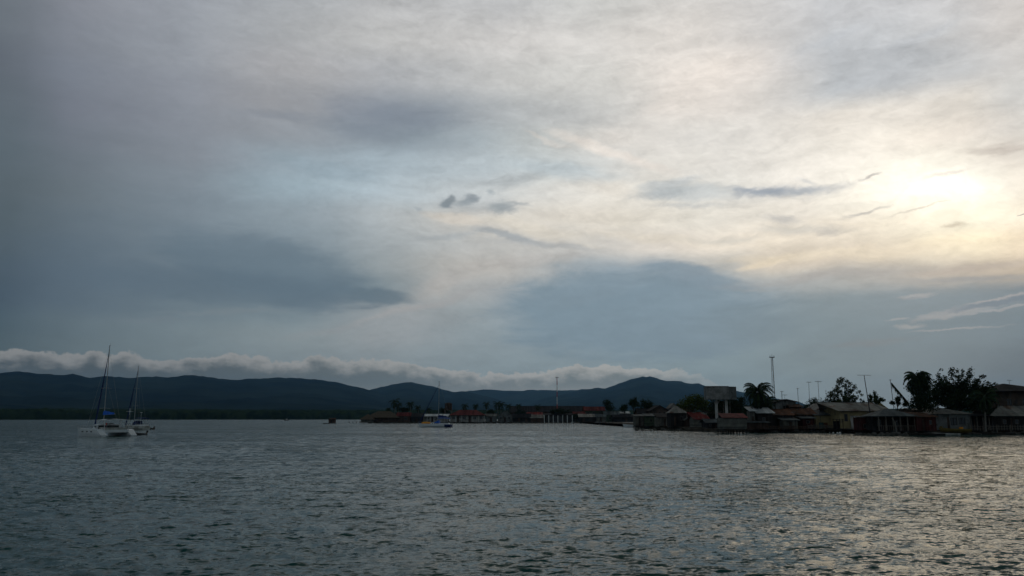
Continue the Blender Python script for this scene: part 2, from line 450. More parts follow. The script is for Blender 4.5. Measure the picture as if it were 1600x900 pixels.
# ------------------------------------------------------------------ mountains
def land_mat(name, c1, c2, scale):
    m, q, bs = newmat(name)
    geo = q.n('ShaderNodeNewGeometry')
    n = q.noise(geo.outputs['Position'], scale, 5, .6).outputs['Fac']
    q.put(bs.inputs['Base Color'], q.mix(q.rng(n, .35, .65), c1, c2))
    bs.inputs['Roughness'].default_value = 0.95
    bs.inputs['Specular IOR Level'].default_value = 0.0
    return m
m_hill = land_mat("forested_slope", (.003, .007, .008), (.021, .030, .022), .0018)  # forest tones; their broad contrast is painted in for shading of the folds
def ridge(name, pts, r0, r1, seed, na=520, nr=70, back=0.35, rough=.34):
    az = []; te = []
    for x, y in pts:
        a, e = azel(x, y); az.append(a); te.append(math.tan(R(e)))
    A = np.linspace(-62, 62, na)
    prof = np.interp(A, az, te)
    outside = np.clip(np.maximum(az[0] - A, A - az[-1]) / 8, 0, 1)
    prof = np.maximum(prof + outside * .01 * (fbm(A * .3, A * 0, 4, seed) - .5), 0.0)
    prof = prof + (fbm(A * 2.2, A * 0 + 5, 3, seed) - .5) * .0017 + (fbm(A * 9.0, A * 0 + 9, 3, seed + 5) - .5) * .0011
    s = np.concatenate([np.linspace(0, 1, nr), 1 + np.linspace(0, back, 8)[1:]])
    S, AA = np.meshgrid(s, A, indexing='ij')
    PR = np.broadcast_to(prof, S.shape)
    Rr = r0 + (r1 - r0) * S
    XX = Rr * np.sin(np.radians(AA)); YY = Rr * np.cos(np.radians(AA))
    zr = PR * r1 + EYE
    up = np.clip(S, 0, 1)
    rid = fbm(XX * .0013, YY * .0013, 6, seed + 3, ridge=True)
    zz = zr * up ** 1.25 * (1 - rough * 2 * (1 - rid) * (1 - up ** 3) )
    zz = np.where(S > 1, zr * (1 - ((S - 1) / back) * .9), zz)
    zz = zz + 0.6 * np.clip(up * 20, 0, 1) - .3
    o = grid_mesh(name, XX, YY, zz, m_hill)
    o['kind'] = 'structure'
    return o
LEFT = [(-900,600),(-300,592),(-60,586),(0,583),(25,580),(60,584),(95,586),(112,584),(140,590),(165,587),(200,590),(232,588),(262,590),(290,586),
        (318,588),(345,592),(366,594),(392,592),(432,590),(460,590),(480,592),(505,594),(530,598),(552,603),(566,606),(577,609),
        (600,616),(640,628),(700,642),(800,650),(2400,650)]
MID = [(-900,655),(420,655),(500,640),(540,624),(570,612),(582,608),(600,604),(615,600),(630,598),(646,597),(662,601),(680,604),(695,609),(706,612),
       (722,611),(738,614),(760,619),(800,630),(850,646),(900,652),(2400,653)]
FAR = [(-900,655),(600,655),(660,630),(700,614),(730,611),(760,609),(800,611),(840,609),(880,610),(930,608),(1000,606),(1100,612),(1200,628),(1300,640),(2400,650)]
RIGHT = [(-900,655),(760,655),(800,645),(830,630),(850,622),(880,616),(910,609),(930,606),(950,606),(966,599),(985,593),(1003,588.5),(1016,588),
         (1032,593),(1044,596),(1056,594.5),(1072,598),(1084,600),(1090,597.5),(1100,602),(1112,605),(1150,611),(1170,613),(1200,620),(1225,624),
         (1248,628),(1262,633),(1285,640),(1320,646),(1500,649),(1700,646),(2400,640)]
ridge("hills", LEFT, 3300, 9000, 3)
ridge("hills", MID, 3800, 10500, 9)
ridge("hills", FAR, 9000, 14000, 21, back=.15)
ridge("hills", RIGHT, 4200, 11500, 33)

# low wooded coast: ground and its mangrove canopy
ground_m = land_mat("wet_soil", (.03, .026, .02), (.055, .048, .035), .8)
A = np.linspace(-62, 62, 900)
def canopy(name, Rs, Zf, mat):
    S, AA = np.meshgrid(np.arange(len(Rs)), A, indexing='ij')
    coast = 110 * (fbm(A * .35, A * 0 + 2, 4, 77) - .5)
    Rr = np.array(Rs)[:, None] + coast[None, :]
    XX = Rr * np.sin(np.radians(AA)); YY = Rr * np.cos(np.radians(AA))
    return grid_mesh(name, XX, YY, Zf(XX, YY, S, AA), mat, smooth=False)
o = canopy("coast_ground", [1965, 1975, 3300, 3500], lambda X, Y, S, A_: np.where(S == 0, -.5, np.where(S == 1, .4, .8 + S)), ground_m)
o['kind'] = 'structure'
m_mang = land_mat("mangrove_leaves", (.012, .022, .010), (.030, .048, .018), .05)
Rs = [1976, 1977, 1979] + [1983 + 7 * k for k in range(18)] + [2125 + 40 * k for k in range(24)]
def zc(X, Y, S, A_):
    edge = np.clip(S / 3.0, 0, 1)
    h = 9 + 10 * fbm(X * .012, Y * .012, 4, 5) + 6.0 * vnoise(X * .11, Y * .11, 8) + 3 * vnoise(X * .29, Y * .29, 9)
    h = h + np.clip(S - 20, 0, 24) * .55
    return np.where(S == 0, .3, h * (.45 + .55 * edge))
o = canopy("mangrove_forest", Rs, zc, m_mang)
o['kind'] = 'stuff'
o['label'] = 'dark low mangrove forest along the far shore at the foot of the mountains'
o['category'] = 'forest'

# ------------------------------------------------------------------ air
hz = bpy.data.meshes.new("haze")
x0, x1, y0, y1, z0, z1 = -14500, 14500, -14300, 16500, -2, 790
vs = [(x, y, z) for z in (z0, z1) for y in (y0, y1) for x in (x0, x1)]
hz.from_pydata(vs, [], [(0,2,3,1),(4,5,7,6),(0,1,5,4),(2,6,7,3),(0,4,6,2),(1,3,7,5)])
ho = bpy.data.objects.new("haze", hz); scn.collection.objects.link(ho)
hm = bpy.data.materials.new("haze_air"); hm.use_nodes = True
hm.node_tree.nodes.clear()
hq = G(hm.node_tree)
pv = hq.n('ShaderNodeVolumePrincipled')
pv.inputs['Color'].default_value = (.28, .60, 1.0, 1)
pv.inputs['Density'].default_value = HAZE
pv.inputs['Anisotropy'].default_value = 0.4
mo = hq.n('ShaderNodeOutputMaterial'); hq.put(mo.inputs['Volume'], pv.outputs[0])
hz.materials.append(hm)
ho['kind'] = 'stuff'; ho['label'] = 'thin blue sea haze over the whole bay'; ho['category'] = 'haze'

# ================================================================== building kit
COL = scn.collection
class MB:
    """collects shapes and links them as one mesh object"""
    def __init__(s): s.v = []; s.f = []
    def add(s, vs, fs):
        n = len(s.v); s.v += [tuple(v) for v in vs]; s.f += [tuple(i + n for i in f) for f in fs]
    def box(s, x0, x1, y0, y1, z0, z1):
        s.add([(x, y, z) for z in (z0, z1) for y in (y0, y1) for x in (x0, x1)],
              [(0,2,3,1),(4,5,7,6),(0,1,5,4),(2,6,7,3),(0,4,6,2),(1,3,7,5)])
        return s
    def hexa(s, p):   # 8 points: bottom ring of 4, top ring of 4
        s.add(p, [(3,2,1,0),(4,5,6,7),(0,1,5,4),(1,2,6,5),(2,3,7,6),(3,0,4,7)]); return s
    def tube(s, pts, rad, n=6, cap=True):
        pts = [Vector(p) for p in pts]
        if not hasattr(rad, '__len__'): rad = [rad] * len(pts)
        base = len(s.v)
        for i, p in enumerate(pts):
            d = (pts[min(i+1, len(pts)-1)] - pts[max(i-1, 0)]).normalized()
            a = d.cross(Vector((0, 0, 1)) if abs(d.z) < .9 else Vector((1, 0, 0))).normalized(); b = d.cross(a)
            for k in range(n):
                t = 2 * math.pi * k / n
                s.v.append(tuple(p + (a * math.cos(t) + b * math.sin(t)) * rad[i]))
        for i in range(len(pts) - 1):
            for k in range(n):
                k2 = (k + 1) % n
                s.f.append((base+i*n+k, base+i*n+k2, base+(i+1)*n+k2, base+(i+1)*n+k))
        if cap:
            s.f.append(tuple(base + k for k in range(n))[::-1]); s.f.append(tuple(base + (len(pts)-1)*n + k for k in range(n)))
        return s
    def loft(s, rings, cap=True, close=True):
        n = len(rings[0]); b = len(s.v)
        for r in rings: s.v += [tuple(p) for p in r]
        m = n if close else n - 1
        for i in range(len(rings) - 1):
            for k in range(m):
                k2 = (k + 1) % n
                s.f.append((b+i*n+k, b+i*n+k2, b+(i+1)*n+k2, b+(i+1)*n+k))
        if cap:
            s.f.append(tuple(b + k for k in range(n))[::-1]); s.f.append(tuple(b + (len(rings)-1)*n + k for k in range(n)))
        return s
    def slab(s, pts, t):     # a polygon given thickness t downwards
        n = len(pts)
        s.add([tuple(p) for p in pts] + [(p[0], p[1], p[2] - t) for p in pts],
              [tuple(range(n)), tuple(range(2*n-1, n-1, -1))] + [(i, i + n, (i+1) % n + n, (i+1) % n) for i in range(n)])
        return s
    def build(s, name, mat, parent=None, smooth=False, **kw):
        me = bpy.data.meshes.new(name); me.from_pydata(s.v, [], s.f); me.materials.append(mat)
        if smooth: me.polygons.foreach_set('use_smooth', np.ones(len(me.polygons), bool))
        o = bpy.data.objects.new(name, me); COL.objects.link(o)
        if parent is not None: o.parent = parent
        for k, v in kw.items(): o[k] = v
        return o
def thing(name, label, cat, loc, rz=0.0, group=None):
    o = bpy.data.objects.new(name, None); COL.objects.link(o)
    o.empty_display_size = .3
    o.location = loc; o.rotation_euler = (0, 0, rz)
    o['label'] = label; o['category'] = cat
    if group: o['group'] = group
    return o

MATS = {}
def M(name, c=(.3,.3,.3), rough=.85, var=.3, sc=1.2, kind=None, c2=None, spec=.3):
    if name in MATS: return MATS[name]
    m, q, bs = newmat(name)
    tcn = q.n('ShaderNodeTexCoord'); ob = tcn.outputs['Object']
    n = q.noise(ob, sc, 5, .6).outputs['Fac']
    lo = tuple(v * (1 - var) for v in c); hi = tuple(min(v * (1 + var), .9) for v in c)
    colr = q.mix(q.rng(n, .3, .7), lo, hi)
    if c2 is not None:      # blotches of a second colour (rust, mould, peeling paint)
        n2 = q.noise(ob, sc * .7, 6, .7, .5).outputs['Fac']
        colr = q.mix(q.rng(n2, .50, .62), colr, c2)
    if kind in ('plank', 'corr', 'board'):
        x, y, z = q.sep(ob)
        per = {'plank': .22, 'corr': .8, 'board': .25}[kind]
        u = z if kind == 'board' else q.m('ADD', x, q.m('MULTIPLY', y, .93)) if kind == 'plank' else x
        cell = q.m('FLOOR', q.m('DIVIDE', u, per))
        wn = q.n('ShaderNodeTexWhiteNoise', noise_dimensions='1D'); q.put(wn.inputs['W'], cell)
        colr = q.mix(1.0, colr, q.mix(wn.outputs['Value'], (.62,.62,.62), (1.25,1.22,1.18)), 'MULTIPLY')
        fr = q.m('FRACT', q.m('DIVIDE', u, per))
        ridge_ = q.m('SINE', q.m('MULTIPLY', x, 42.0)) if kind == 'corr' else q.rng(q.m('ABSOLUTE', q.m('SUBTRACT', fr, .5)), .5, .42)
        bp = q.n('ShaderNodeBump'); bp.inputs['Strength'].default_value = .6; bp.inputs['Distance'].default_value = .03
        q.put(bp.inputs['Height'], ridge_); q.put(bs.inputs['Normal'], bp.outputs[0])
    if kind == 'thatch':
        st = q.noise(q.v('MULTIPLY', ob, (9, 9, 1.5)), 1.0, 4, .7).outputs['Fac']
        colr = q.mix(q.rng(st, .35, .65), colr, tuple(v * .45 for v in c))
    q.put(bs.inputs['Base Color'], colr)
    bs.inputs['Roughness'].default_value = rough
    bs.inputs['Specular IOR Level'].default_value = spec
    MATS[name] = m
    return m
white_paint = M('white_gelcoat', (.74,.75,.76), .35, .06, .6, spec=.5)
off_white = M('off_white_paint', (.50,.49,.46), .7, .2, .8, c2=(.28,.26,.23))
blue_cloth = M('blue_canvas', (.015,.12,.55), .8, .15, 2)
navy_cloth = M('navy_canvas', (.012,.03,.12), .8, .2, 2)
dark_glass = M('dark_window_glass', (.02,.022,.025), .15, .1, 1, spec=.6)
void_m = M('unlit_interior', (.02,.018,.016), .95, .2, 1, spec=0)
alu = M('brushed_metal', (.32,.33,.34), .45, .15, 3, spec=.5)
dark_metal = M('dark_metal', (.05,.05,.055), .6, .3, 3)
black_rubber = M('black_rubber', (.02,.02,.022), .6, .3, 2)
orange_pl = M('orange_plastic', (.80,.30,.015), .5, .1, 1)
rust_roof = M('rusty_corrugated_sheet', (.125,.055,.032), .9, .35, .9, 'corr', (.11,.10,.09), spec=.1)
red_roof = M('faded_red_sheet', (.15,.033,.030), .85, .3, .8, 'corr', (.17,.06,.05), spec=.1)
red_roof2 = M('patched_red_sheet', (.23,.04,.035), .85, .3, .6, 'corr', (.24,.21,.19), spec=.1)
grey_roof = M('weathered_zinc_sheet', (.20,.19,.17), .8, .3, .5, 'corr', (.13,.075,.05), spec=.15)
pale_roof = M('pale_zinc_sheet', (.27,.25,.22), .8, .25, .5, 'corr', (.20,.13,.10), spec=.15)
zinc_grey = M('dull_grey_sheet', (.13,.14,.14), .85, .3, .5, 'corr', (.08,.075,.07), spec=.1)
white_roof = M('whitewashed_sheet', (.60,.61,.61), .7, .12, .8, 'corr', spec=.2)
dark_roof = M('dark_sheet', (.035,.033,.035), .9, .3, .6, 'corr', spec=.05)
thatch = M('dry_palm_thatch', (.15,.115,.085), .97, .3, 1.5, 'thatch', spec=0)
plank_grey = M('weathered_plank', (.13,.125,.11), .95, .3, .8, 'plank', spec=.05)
plank_board = M('weathered_siding', (.14,.14,.125), .95, .3, .8, 'board', spec=.05)
plank_brown = M('dark_brown_plank', (.075,.05,.04), .95, .35, .8, 'plank', spec=.05)
plank_red = M('oxide_red_plank', (.060,.022,.020), .95, .3, .8, 'plank', spec=.05)
plank_black = M('tarred_plank', (.030,.028,.028), .95, .35, .8, 'plank', spec=.05)
yellow_wall = M('ochre_yellow_plaster', (.29, .235, .125), .9, .15, .5, None, (.17,.135,.085), spec=.1)
green_wall = M('moss_green_board', (.055,.075,.05), .95, .3, .8, 'board', spec=.05)
concrete = M('weathered_concrete', (.24,.235,.225), .93, .3, 1.0, None, (.16,.155,.15), spec=.1)
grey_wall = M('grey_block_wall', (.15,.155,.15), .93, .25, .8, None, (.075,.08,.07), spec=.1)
pale_wall = M('pale_plaster', (.36,.34,.31), .9, .2, .6, None, (.2,.18,.16), spec=.1)
brown_wall = M('dull_brown_plaster', (.10,.075,.06), .93, .25, .6, None, (.05,.045,.04), spec=.05)
timber = M('grey_timber', (.14,.12,.10), .93, .3, 3, spec=.05)
timber_dark = M('wet_dark_timber', (.035,.03,.026), .9, .3, 3, spec=.1)
bark = M('bark', (.075,.06,.05), .95, .3, 4, spec=0)
bark_pale = M('pale_palm_bark', (.17,.155,.135), .95, .3, 4, spec=0)
leaf_d = M('dark_leaf', (.022,.038,.016), .8, .45, .9, spec=.1)
leaf_g = M('green_leaf', (.040,.062,.022), .8, .4, .9, spec=.1)
leaf_y = M('yellow_green_leaf', (.075,.10,.020), .8, .4, .6, spec=.1)
leaf_p = M('palm_leaflet', (.030,.045,.020), .75, .35, .5, spec=.15)
leaf_dry = M('dry_palm_leaflet', (.13,.10,.07), .9, .3, .8, spec=.05)
stone = M('shore_stone', (.085,.078,.068), .95, .4, .9, spec=.1)
paint_red = M('red_paint', (.45,.05,.04), .6, .1, 1)
paint_white = M('white_paint', (.70,.69,.66), .7, .12, 1)
yellow_pl = M('yellow_paint', (.15,.105,.02), .6, .2, 1)
teal_pl = M('teal_plastic', (.025,.06,.055), .6, .2, 1)

def poly_wall(mb, W, z0, z1, y, th, holes, xoff=0.0):
    """front wall W wide from z0 to z1 with rectangular openings (x0,x1,z0,z1) cut clean through"""
    xs = sorted({-W/2, W/2} | {h[i] for h in holes for i in (0, 1)}); zs = sorted({z0, z1} | {h[i] for h in holes for i in (2, 3)})
    def solid(i, j):
        if i < 0 or j < 0 or i >= len(xs) - 1 or j >= len(zs) - 1: return None
        cx = (xs[i] + xs[i+1]) / 2; cz = (zs[j] + zs[j+1]) / 2
        return not any(h[0] < cx < h[1] and h[2] < cz < h[3] for h in holes)
    for i in range(len(xs) - 1):
        for j in range(len(zs) - 1):
            if not solid(i, j): continue
            a, b, c, d = xs[i] + xoff, xs[i+1] + xoff, zs[j], zs[j+1]
            mb.add([(a,y,c),(b,y,c),(b,y,d),(a,y,d)], [(0,1,2,3)])
            mb.add([(a,y+th,c),(b,y+th,c),(b,y+th,d),(a,y+th,d)], [(3,2,1,0)])
            for (di, dj, q4) in ((-1,0,[(a,y,c),(a,y,d),(a,y+th,d),(a,y+th,c)]), (1,0,[(b,y,c),(b,y+th,c),(b,y+th,d),(b,y,d)]),
                                 (0,-1,[(a,y,c),(a,y+th,c),(b,y+th,c),(b,y,c)]), (0,1,[(a,y,d),(b,y,d),(b,y+th,d),(a,y+th,d)])):
                if not solid(i + di, j + dj): mb.add(q4, [(0,1,2,3)])

def house(name, label, cat, px0, px1, pye, pyr, D, zb, mw, mr, roof='side', deep=6.0, wins=(), doors=(), group=None, over=.45,
          stilts=0, floor=None, rz=0.0, mwin=None, posts=0, porch=0.0, thick=.10, rail=False, mg=None, chimney=False, skew=0.0):
    """a building whose facade spans px0..px1 at depth D, eaves at row pye, ridge at row pyr, standing at height zb.
    roof: side (ridge along the facade), front (gable to the viewer), hip, shed, shedback"""
    a = P(px0, pye, D); b = P(px1, pye, D)
    W = b.x - a.x; cx = (a.x + b.x) / 2; H = a.z - zb
    ry = D + (deep / 2 if roof in ('side', 'hip') else (0 if roof == 'front' else deep))
    rise = max(P(0, pyr, ry).z - a.z, .12) if roof != 'shed' else max(P(0, pyr, D + deep).z - a.z, .1)
    t = thing(name, label, cat, (cx, D, zb), rz, group)
    f0 = 0.0 if floor is None else floor
    holes = []
    for w in wins: holes.append((-W/2 + w[0] * W, -W/2 + w[1] * W, f0 + w[2] * (H - f0), f0 + w[3] * (H - f0)))
    dh = []
    for w in doors: dh.append((-W/2 + w[0] * W, -W/2 + w[1] * W, f0 + .02, f0 + w[2] * (H - f0)))
    wb = MB(); th = .14
    y0 = porch
    poly_wall(wb, W, f0, H, y0, th, holes + dh)
    wb.box(-W/2, W/2, deep - th, deep, f0, H)
    wb.box(-W/2, -W/2 + th, y0 + th, deep - th, f0, H); wb.box(W/2 - th, W/2, y0 + th, deep - th, f0, H)
    wb.box(-W/2 + th, W/2 - th, y0 + th, deep - th, f0 - .12, f0 + .02) if floor is not None else None
    o = over
    if roof == 'side':     # gable ends closed with triangles
        for sx in (-1, 1):
            x1 = sx * W/2; x2 = sx * (W/2 - th)
            wb.hexa([(x1,y0,H),(x1,deep,H),(x2,deep,H),(x2,y0,H),(x1,deep/2-.02,H+rise*.97),(x1,deep/2+.02,H+rise*.97),(x2,deep/2+.02,H+rise*.97),(x2,deep/2-.02,H+rise*.97)])
    if roof == 'front':
        for yy in (y0, deep - th):
            wb.hexa([(-W/2,yy,H),(W/2,yy,H),(W/2,yy+th,H),(-W/2,yy+th,H),(-.02,yy,H+rise*.97),(.02,yy,H+rise*.97),(.02,yy+th,H+rise*.97),(-.02,yy+th,H+rise*.97)])
    wb.build('wall', mw, t)
    rb = MB(); k = thick
    if roof == 'side':
        sl = rise / (deep / 2)
        e = -o * sl
        rb.slab([(-W/2-o,-o,H+e+k),(W/2+o,-o,H+e+k),(W/2+o+skew,deep/2,H+rise+k),(-W/2-o+skew,deep/2,H+rise+k)], k)
        rb.slab([(-W/2-o+skew,deep/2+.002,H+rise+k),(W/2+o+skew,deep/2+.002,H+rise+k),(W/2+o,deep+o,H+e+k),(-W/2-o,deep+o,H+e+k)], k)
    elif roof == 'front':
        sl = rise / (W / 2); e = -o * sl
        rb.slab([(-W/2-o,-o,H+e+k),(-.002,-o,H+rise+k),(-.002,deep+o,H+rise+k),(-W/2-o,deep+o,H+e+k)], k)
        rb.slab([(.002,-o,H+rise+k),(W/2+o,-o,H+e+k),(W/2+o,deep+o,H+e+k),(.002,deep+o,H+rise+k)], k)
    elif roof == 'hip':
        r2 = max(W/2 - deep/2, .15)
        A_ = [(-W/2-o,-o,H+k),(W/2+o,-o,H+k),(W/2+o,deep+o,H+k),(-W/2-o,deep+o,H+k)]
        T_ = [(-r2+skew,deep/2,H+rise+k),(r2+skew,deep/2,H+rise+k)]
        n0 = A_ + T_ + [(p[0],p[1],p[2]-k) for p in A_]
        rb.add(n0, [(0,1,5,4),(1,2,5),(2,3,4,5),(3,0,4),(0,6,7,1),(1,7,8,2),(2,8,9,3),(3,9,6,0),(9,8,7,6)])
    elif roof == 'shed':
        sl = rise / deep
        rb.slab([(-W/2-o,-o,H-o*sl+k),(W/2+o,-o,H-o*sl+k),(W/2+o+skew,deep+o,H+rise+o*sl+k),(-W/2-o+skew,deep+o,H+rise+o*sl+k)], k)
    ro = rb.build('roof', mr, t)
    if roof in ('side',):
        MB().box(-W/2-o+skew, W/2+o+skew, deep/2-.18, deep/2+.18, H+rise+k+.005, H+rise+k+.04).build('ridge_cap', mr, ro)
    mf = mwin or timber
    for h in holes:
        fb = MB(); fw = .07; y = y0 + .03
        fb.box(h[0], h[1], y, y+.06, h[2], h[2]+fw); fb.box(h[0], h[1], y, y+.06, h[3]-fw, h[3])
        fb.box(h[0], h[0]+fw, y, y+.06, h[2]+fw, h[3]-fw); fb.box(h[1]-fw, h[1], y, y+.06, h[2]+fw, h[3]-fw)
        if h[1] - h[0] > .9: m_ = (h[0]+h[1])/2; fb.box(m_-.03, m_+.03, y, y+.06, h[2]+fw, h[3]-fw)
        w = fb.build('window', mf, t)
        MB().box(h[0]+fw*.5, h[1]-fw*.5, y+.065, y+.075, h[2]+fw*.5, h[3]-fw*.5).build('pane', dark_glass, w)
    for i, h in enumerate(dh):
        d_ = MB().box(h[0]+.03, h[1]-.03, y0+.05, y0+.10, h[2]+.01, h[3]-.03).build('door', mg or plank_brown, t)
        MB().box(h[1]-.2, h[1]-.12, y0+.02, y0+.048, (h[2]+h[3])/2-.08, (h[2]+h[3])/2+.02).build('handle', dark_metal, d_)
    if posts:
        for i in range(posts):
            x = -W/2 + .1 + (W - .2) * i / (posts - 1)
            MB().box(x-.09, x+.09, 0.02, .2, f0, H - .02).build('post', paint_white if mwin is paint_white else timber, t)
        if rail:
            rm = MB(); rm.box(-W/2, W/2, .08, .13, f0+.85, f0+.92)
            n_ = int(W / .35)
            for i in range(n_):
                x = -W/2 + W * (i + .5) / n_; rm.box(x-.025, x+.025, .085, .125, f0+.08, f0+.85)
            rm.build('railing', timber, t)
        MB().box(-W/2-.05, W/2+.05, -.1, y0 - .003, f0-.14, f0).build('porch_floor', timber_dark, t)
    if stilts:
        for yy in (.15, deep * .5, deep - .3):
            for i in range(stilts):
                x = -W/2 + .15 + (W - .3) * i / (stilts - 1) + random.uniform(-.12, .12)
                MB().tube([(x, yy, -1.6 - zb * 0), (x + random.uniform(-.05,.05), yy, f0 - .13)], .085, 6).build('stilt', timber_dark, t)
        MB().box(-W/2-.1, W/2+.1, -.12, deep+.1, f0-.30, f0-.13).build('floor_beam', timber_dark, t)
    return t

def crown(points, n, size, rnd, flat=1.0):
    """leaf-sized faces scattered in clumps (x,y,z,r)"""
    mb = MB(); tot = sum(p[3] ** 2 for p in points)
    for (x, y, z, r) in points:
        k = max(int(n * r * r / tot), 6)
        for _ in range(k):
            d = Vector((rnd.gauss(0,1), rnd.gauss(0,1), rnd.gauss(0,1))).normalized() * r * (rnd.random() ** .45 if rnd.random() < .72 else rnd.uniform(.8, 1.55))
            c = Vector((x + d.x, y + d.y, z + d.z * flat))
            u = Vector((rnd.gauss(0,1), rnd.gauss(0,1), rnd.gauss(0,.6))).normalized()
            w = u.cross(Vector((rnd.gauss(0,1), rnd.gauss(0,1), rnd.gauss(0,1)))).normalized()
            s_ = size * rnd.uniform(.6, 1.35)
            mb.add([c - u*s_, c + w*s_*.5, c + u*s_, c - w*s_*.5], [(0,1,2,3)])
    return mb
def tree(name, label, px, D, zb, clumps, n=2600, size=.16, leaf=None, rnd=None, trunk=.2, cat='tree', group=None, deepness=1.0, flat=1.0):
    """clumps: (px, py, radius in px); trunk foot at px. Clumps get their own depth round the trunk"""
    rnd = rnd or random.Random(int(px * 7))
    base = P(px, 640, D); loc = Vector((base.x, D, zb))
    t = thing(name, label, cat, loc, 0, group)
    pts = []; sc = D / F
    for (x, y, r) in clumps:
        p = P(x, y, D); rr_ = r * sc
        pts.append((p.x - loc.x, rnd.uniform(-1, 1) * deepness * max(rr_, 1.0), p.z - zb, rr_))
        if r * sc > 1.0:       # break big clumps into satellites
            for _ in range(7):
                a_ = rnd.uniform(0, 6.28); e_ = rnd.uniform(-.6, 1.2)
                pts.append((pts[-1][0]*0 + p.x - loc.x + math.cos(a_)*math.cos(e_)*rr_*.8, rnd.uniform(-1,1)*rr_*.8*deepness, p.z - zb + math.sin(e_)*rr_*.75*flat, rr_*.42))
    top = max(p[2] for p in pts); low = min(p[2] for p in pts)
    for p in list(pts):       # foliage running back along each limb
        for f_, q_ in ((.86, .62), (.70, .5)):
            pts.append((p[0]*f_ + rnd.uniform(-.2,.2), p[1]*f_ + rnd.uniform(-.2,.2), low + (p[2]-low)*f_ + rnd.uniform(-.15,.15), p[3]*q_))
    zf = min(p[2] for p in pts)
    fork = max(min(zf, top * .5), .6)
    tb = MB()
    tb.tube([(0,0,-.3), (rnd.uniform(-.1,.1), 0, fork*.5), (0,0,fork)], [trunk, trunk*.8, trunk*.65], 7)
    for p in sorted(pts, key=lambda q_: -q_[3])[:16]:
        mid = Vector((p[0]*.4, p[1]*.4, fork + (p[2]-fork)*.55))
        tb.tube([(0,0,fork*.92), mid, (p[0], p[1], p[2])], [trunk*.42, trunk*.26, trunk*.09], 5)
    tb.build('trunk', bark, t)
    crown(pts, n, size, rnd, flat).build('crown', leaf or leaf_g, t)
    return t

def palm(label, px, py, D, zb, L=3.6, nf=20, lean=0.0, leaf=None, seed=1, group='coconut palms', nl=26, wind=0.0, top_up=1.0, trunk=.16, thick=1.0, cat='palm tree', bk=None, top_e=125, droop=1.0):
    """px, py: where the fronds spring from the trunk"""
    rnd = random.Random(seed)
    c = P(px, py, D)
    t = thing('palm_tree', label, cat, (c.x - lean, D, zb), 0, group)
    h = c.z - zb
    pts = [(lean * (k/8.0)**1.8, 0, -.3 + (h + .3) * k / 8.0) for k in range(9)]
    MB().tube(pts, [trunk * (1.25 - .6 * k/8.0) for k in range(9)], 7).build('trunk', bk or bark_pale, t)
    mb = MB(); C0 = Vector((lean, 0, h))
    for i in range(nf):
        az = 2.4 * i + rnd.uniform(-.3, .3)
        e0 = R(86) - R(top_e) * (i / (nf - 1)) ** .9 * (1.15 - .15 * top_up)
        Lf = L * rnd.uniform(.85, 1.1)
        p = C0.copy(); seg = 11; e = e0
        prev = None
        for k in range(seg + 1):
            hd = Vector((math.cos(az), math.sin(az), 0))
            d = hd * math.cos(e) + Vector((0, 0, math.sin(e)))
            d = (d + Vector((wind * k / seg, 0, 0))).normalized()
            side = d.cross(Vector((0, 0, 1)))
            side = side.normalized() if side.length > .05 else Vector((-math.sin(az), math.cos(az), 0))
            q_ = p + d * (Lf / seg)
            w_ = .03 * (1 - k / (seg + 2))
            mb.add([p + side*w_, p - side*w_, q_ - side*w_*.8, q_ + side*w_*.8], [(0,1,2,3)])
            if k > 0:
                m_ = max(int(nl / seg), 2)
                for j in range(m_):
                    a = p.lerp(q_, (j + rnd.random()*.6) / m_)
                    ll = .85 * L / 3.6 * math.sin(math.pi * min(max((k + j / m_) / (seg + 1.2), .08), .95)) ** .6
                    for s_ in (-1, 1):
                        dn = (side * s_ * .75 + d * .45 + Vector((wind*.3, 0, -.75 - .3 * rnd.random()))).normalized()
                        tip = a + dn * ll * rnd.uniform(.8, 1.1)
                        w2_ = d * .045 * thick
                        mb.add([a - w2_, a + w2_, tip], [(0,1,2)])
            p = q_; e -= (R(8.5) + R(6) * k / seg) * droop
    mb.build('crown', leaf or leaf_p, t)
    # a few nuts under the crown
    nb = MB()
    for k in range(5):
        a = k * 1.3; o_ = Vector((lean + math.cos(a)*.22, math.sin(a)*.22, h - .28))
        nb.loft([[(o_.x + math.cos(u)*r_, o_.y + math.sin(u)*r_, o_.z + z_) for u in [j*1.2566 for j in range(5)]] for r_, z_ in ((.03,-.14),(.12,-.06),(.12,.06),(.03,.14))])
    nb.build('coconut_cluster', bark, t)
    return t

def hull(mb, L, B, Fb, Fs, dr, stern=.75, n=14, x0=0.0, y0=0.0, flare=.9, scoop=0.0):
    """boat hull from stern (x0) to bow (x0+L) along +x"""
    rings = []
    for i in range(n + 1):
        s = i / n
        w = B/2 * (stern + (1 - stern) * math.sin(min(s / .45, 1) * math.pi/2)) if s < .45 else B/2 * max((1 - ((s - .45)/.55) ** 2.2), .02)
        sheer = Fs + (Fb - Fs) * s ** 1.8
        if scoop and s < .16: sheer = .28 + (sheer - .28) * (s / .16) ** 1.3
        rk = (s ** 6) * .45
        kd = dr * (1 - .75 * s ** 4)
        x = x0 + L * s
        rings.append([(x+rk, y0+w, sheer), (x+rk*.6, y0+w*.97, sheer*.45), (x, y0+w*flare*.82, -.05*dr), (x, y0+w*.35, -kd), (x, y0-w*.35, -kd),
                      (x, y0-w*flare*.82, -.05*dr), (x+rk*.6, y0-w*.97, sheer*.45), (x+rk, y0-w, sheer)])
    mb.loft(rings)
    return rings

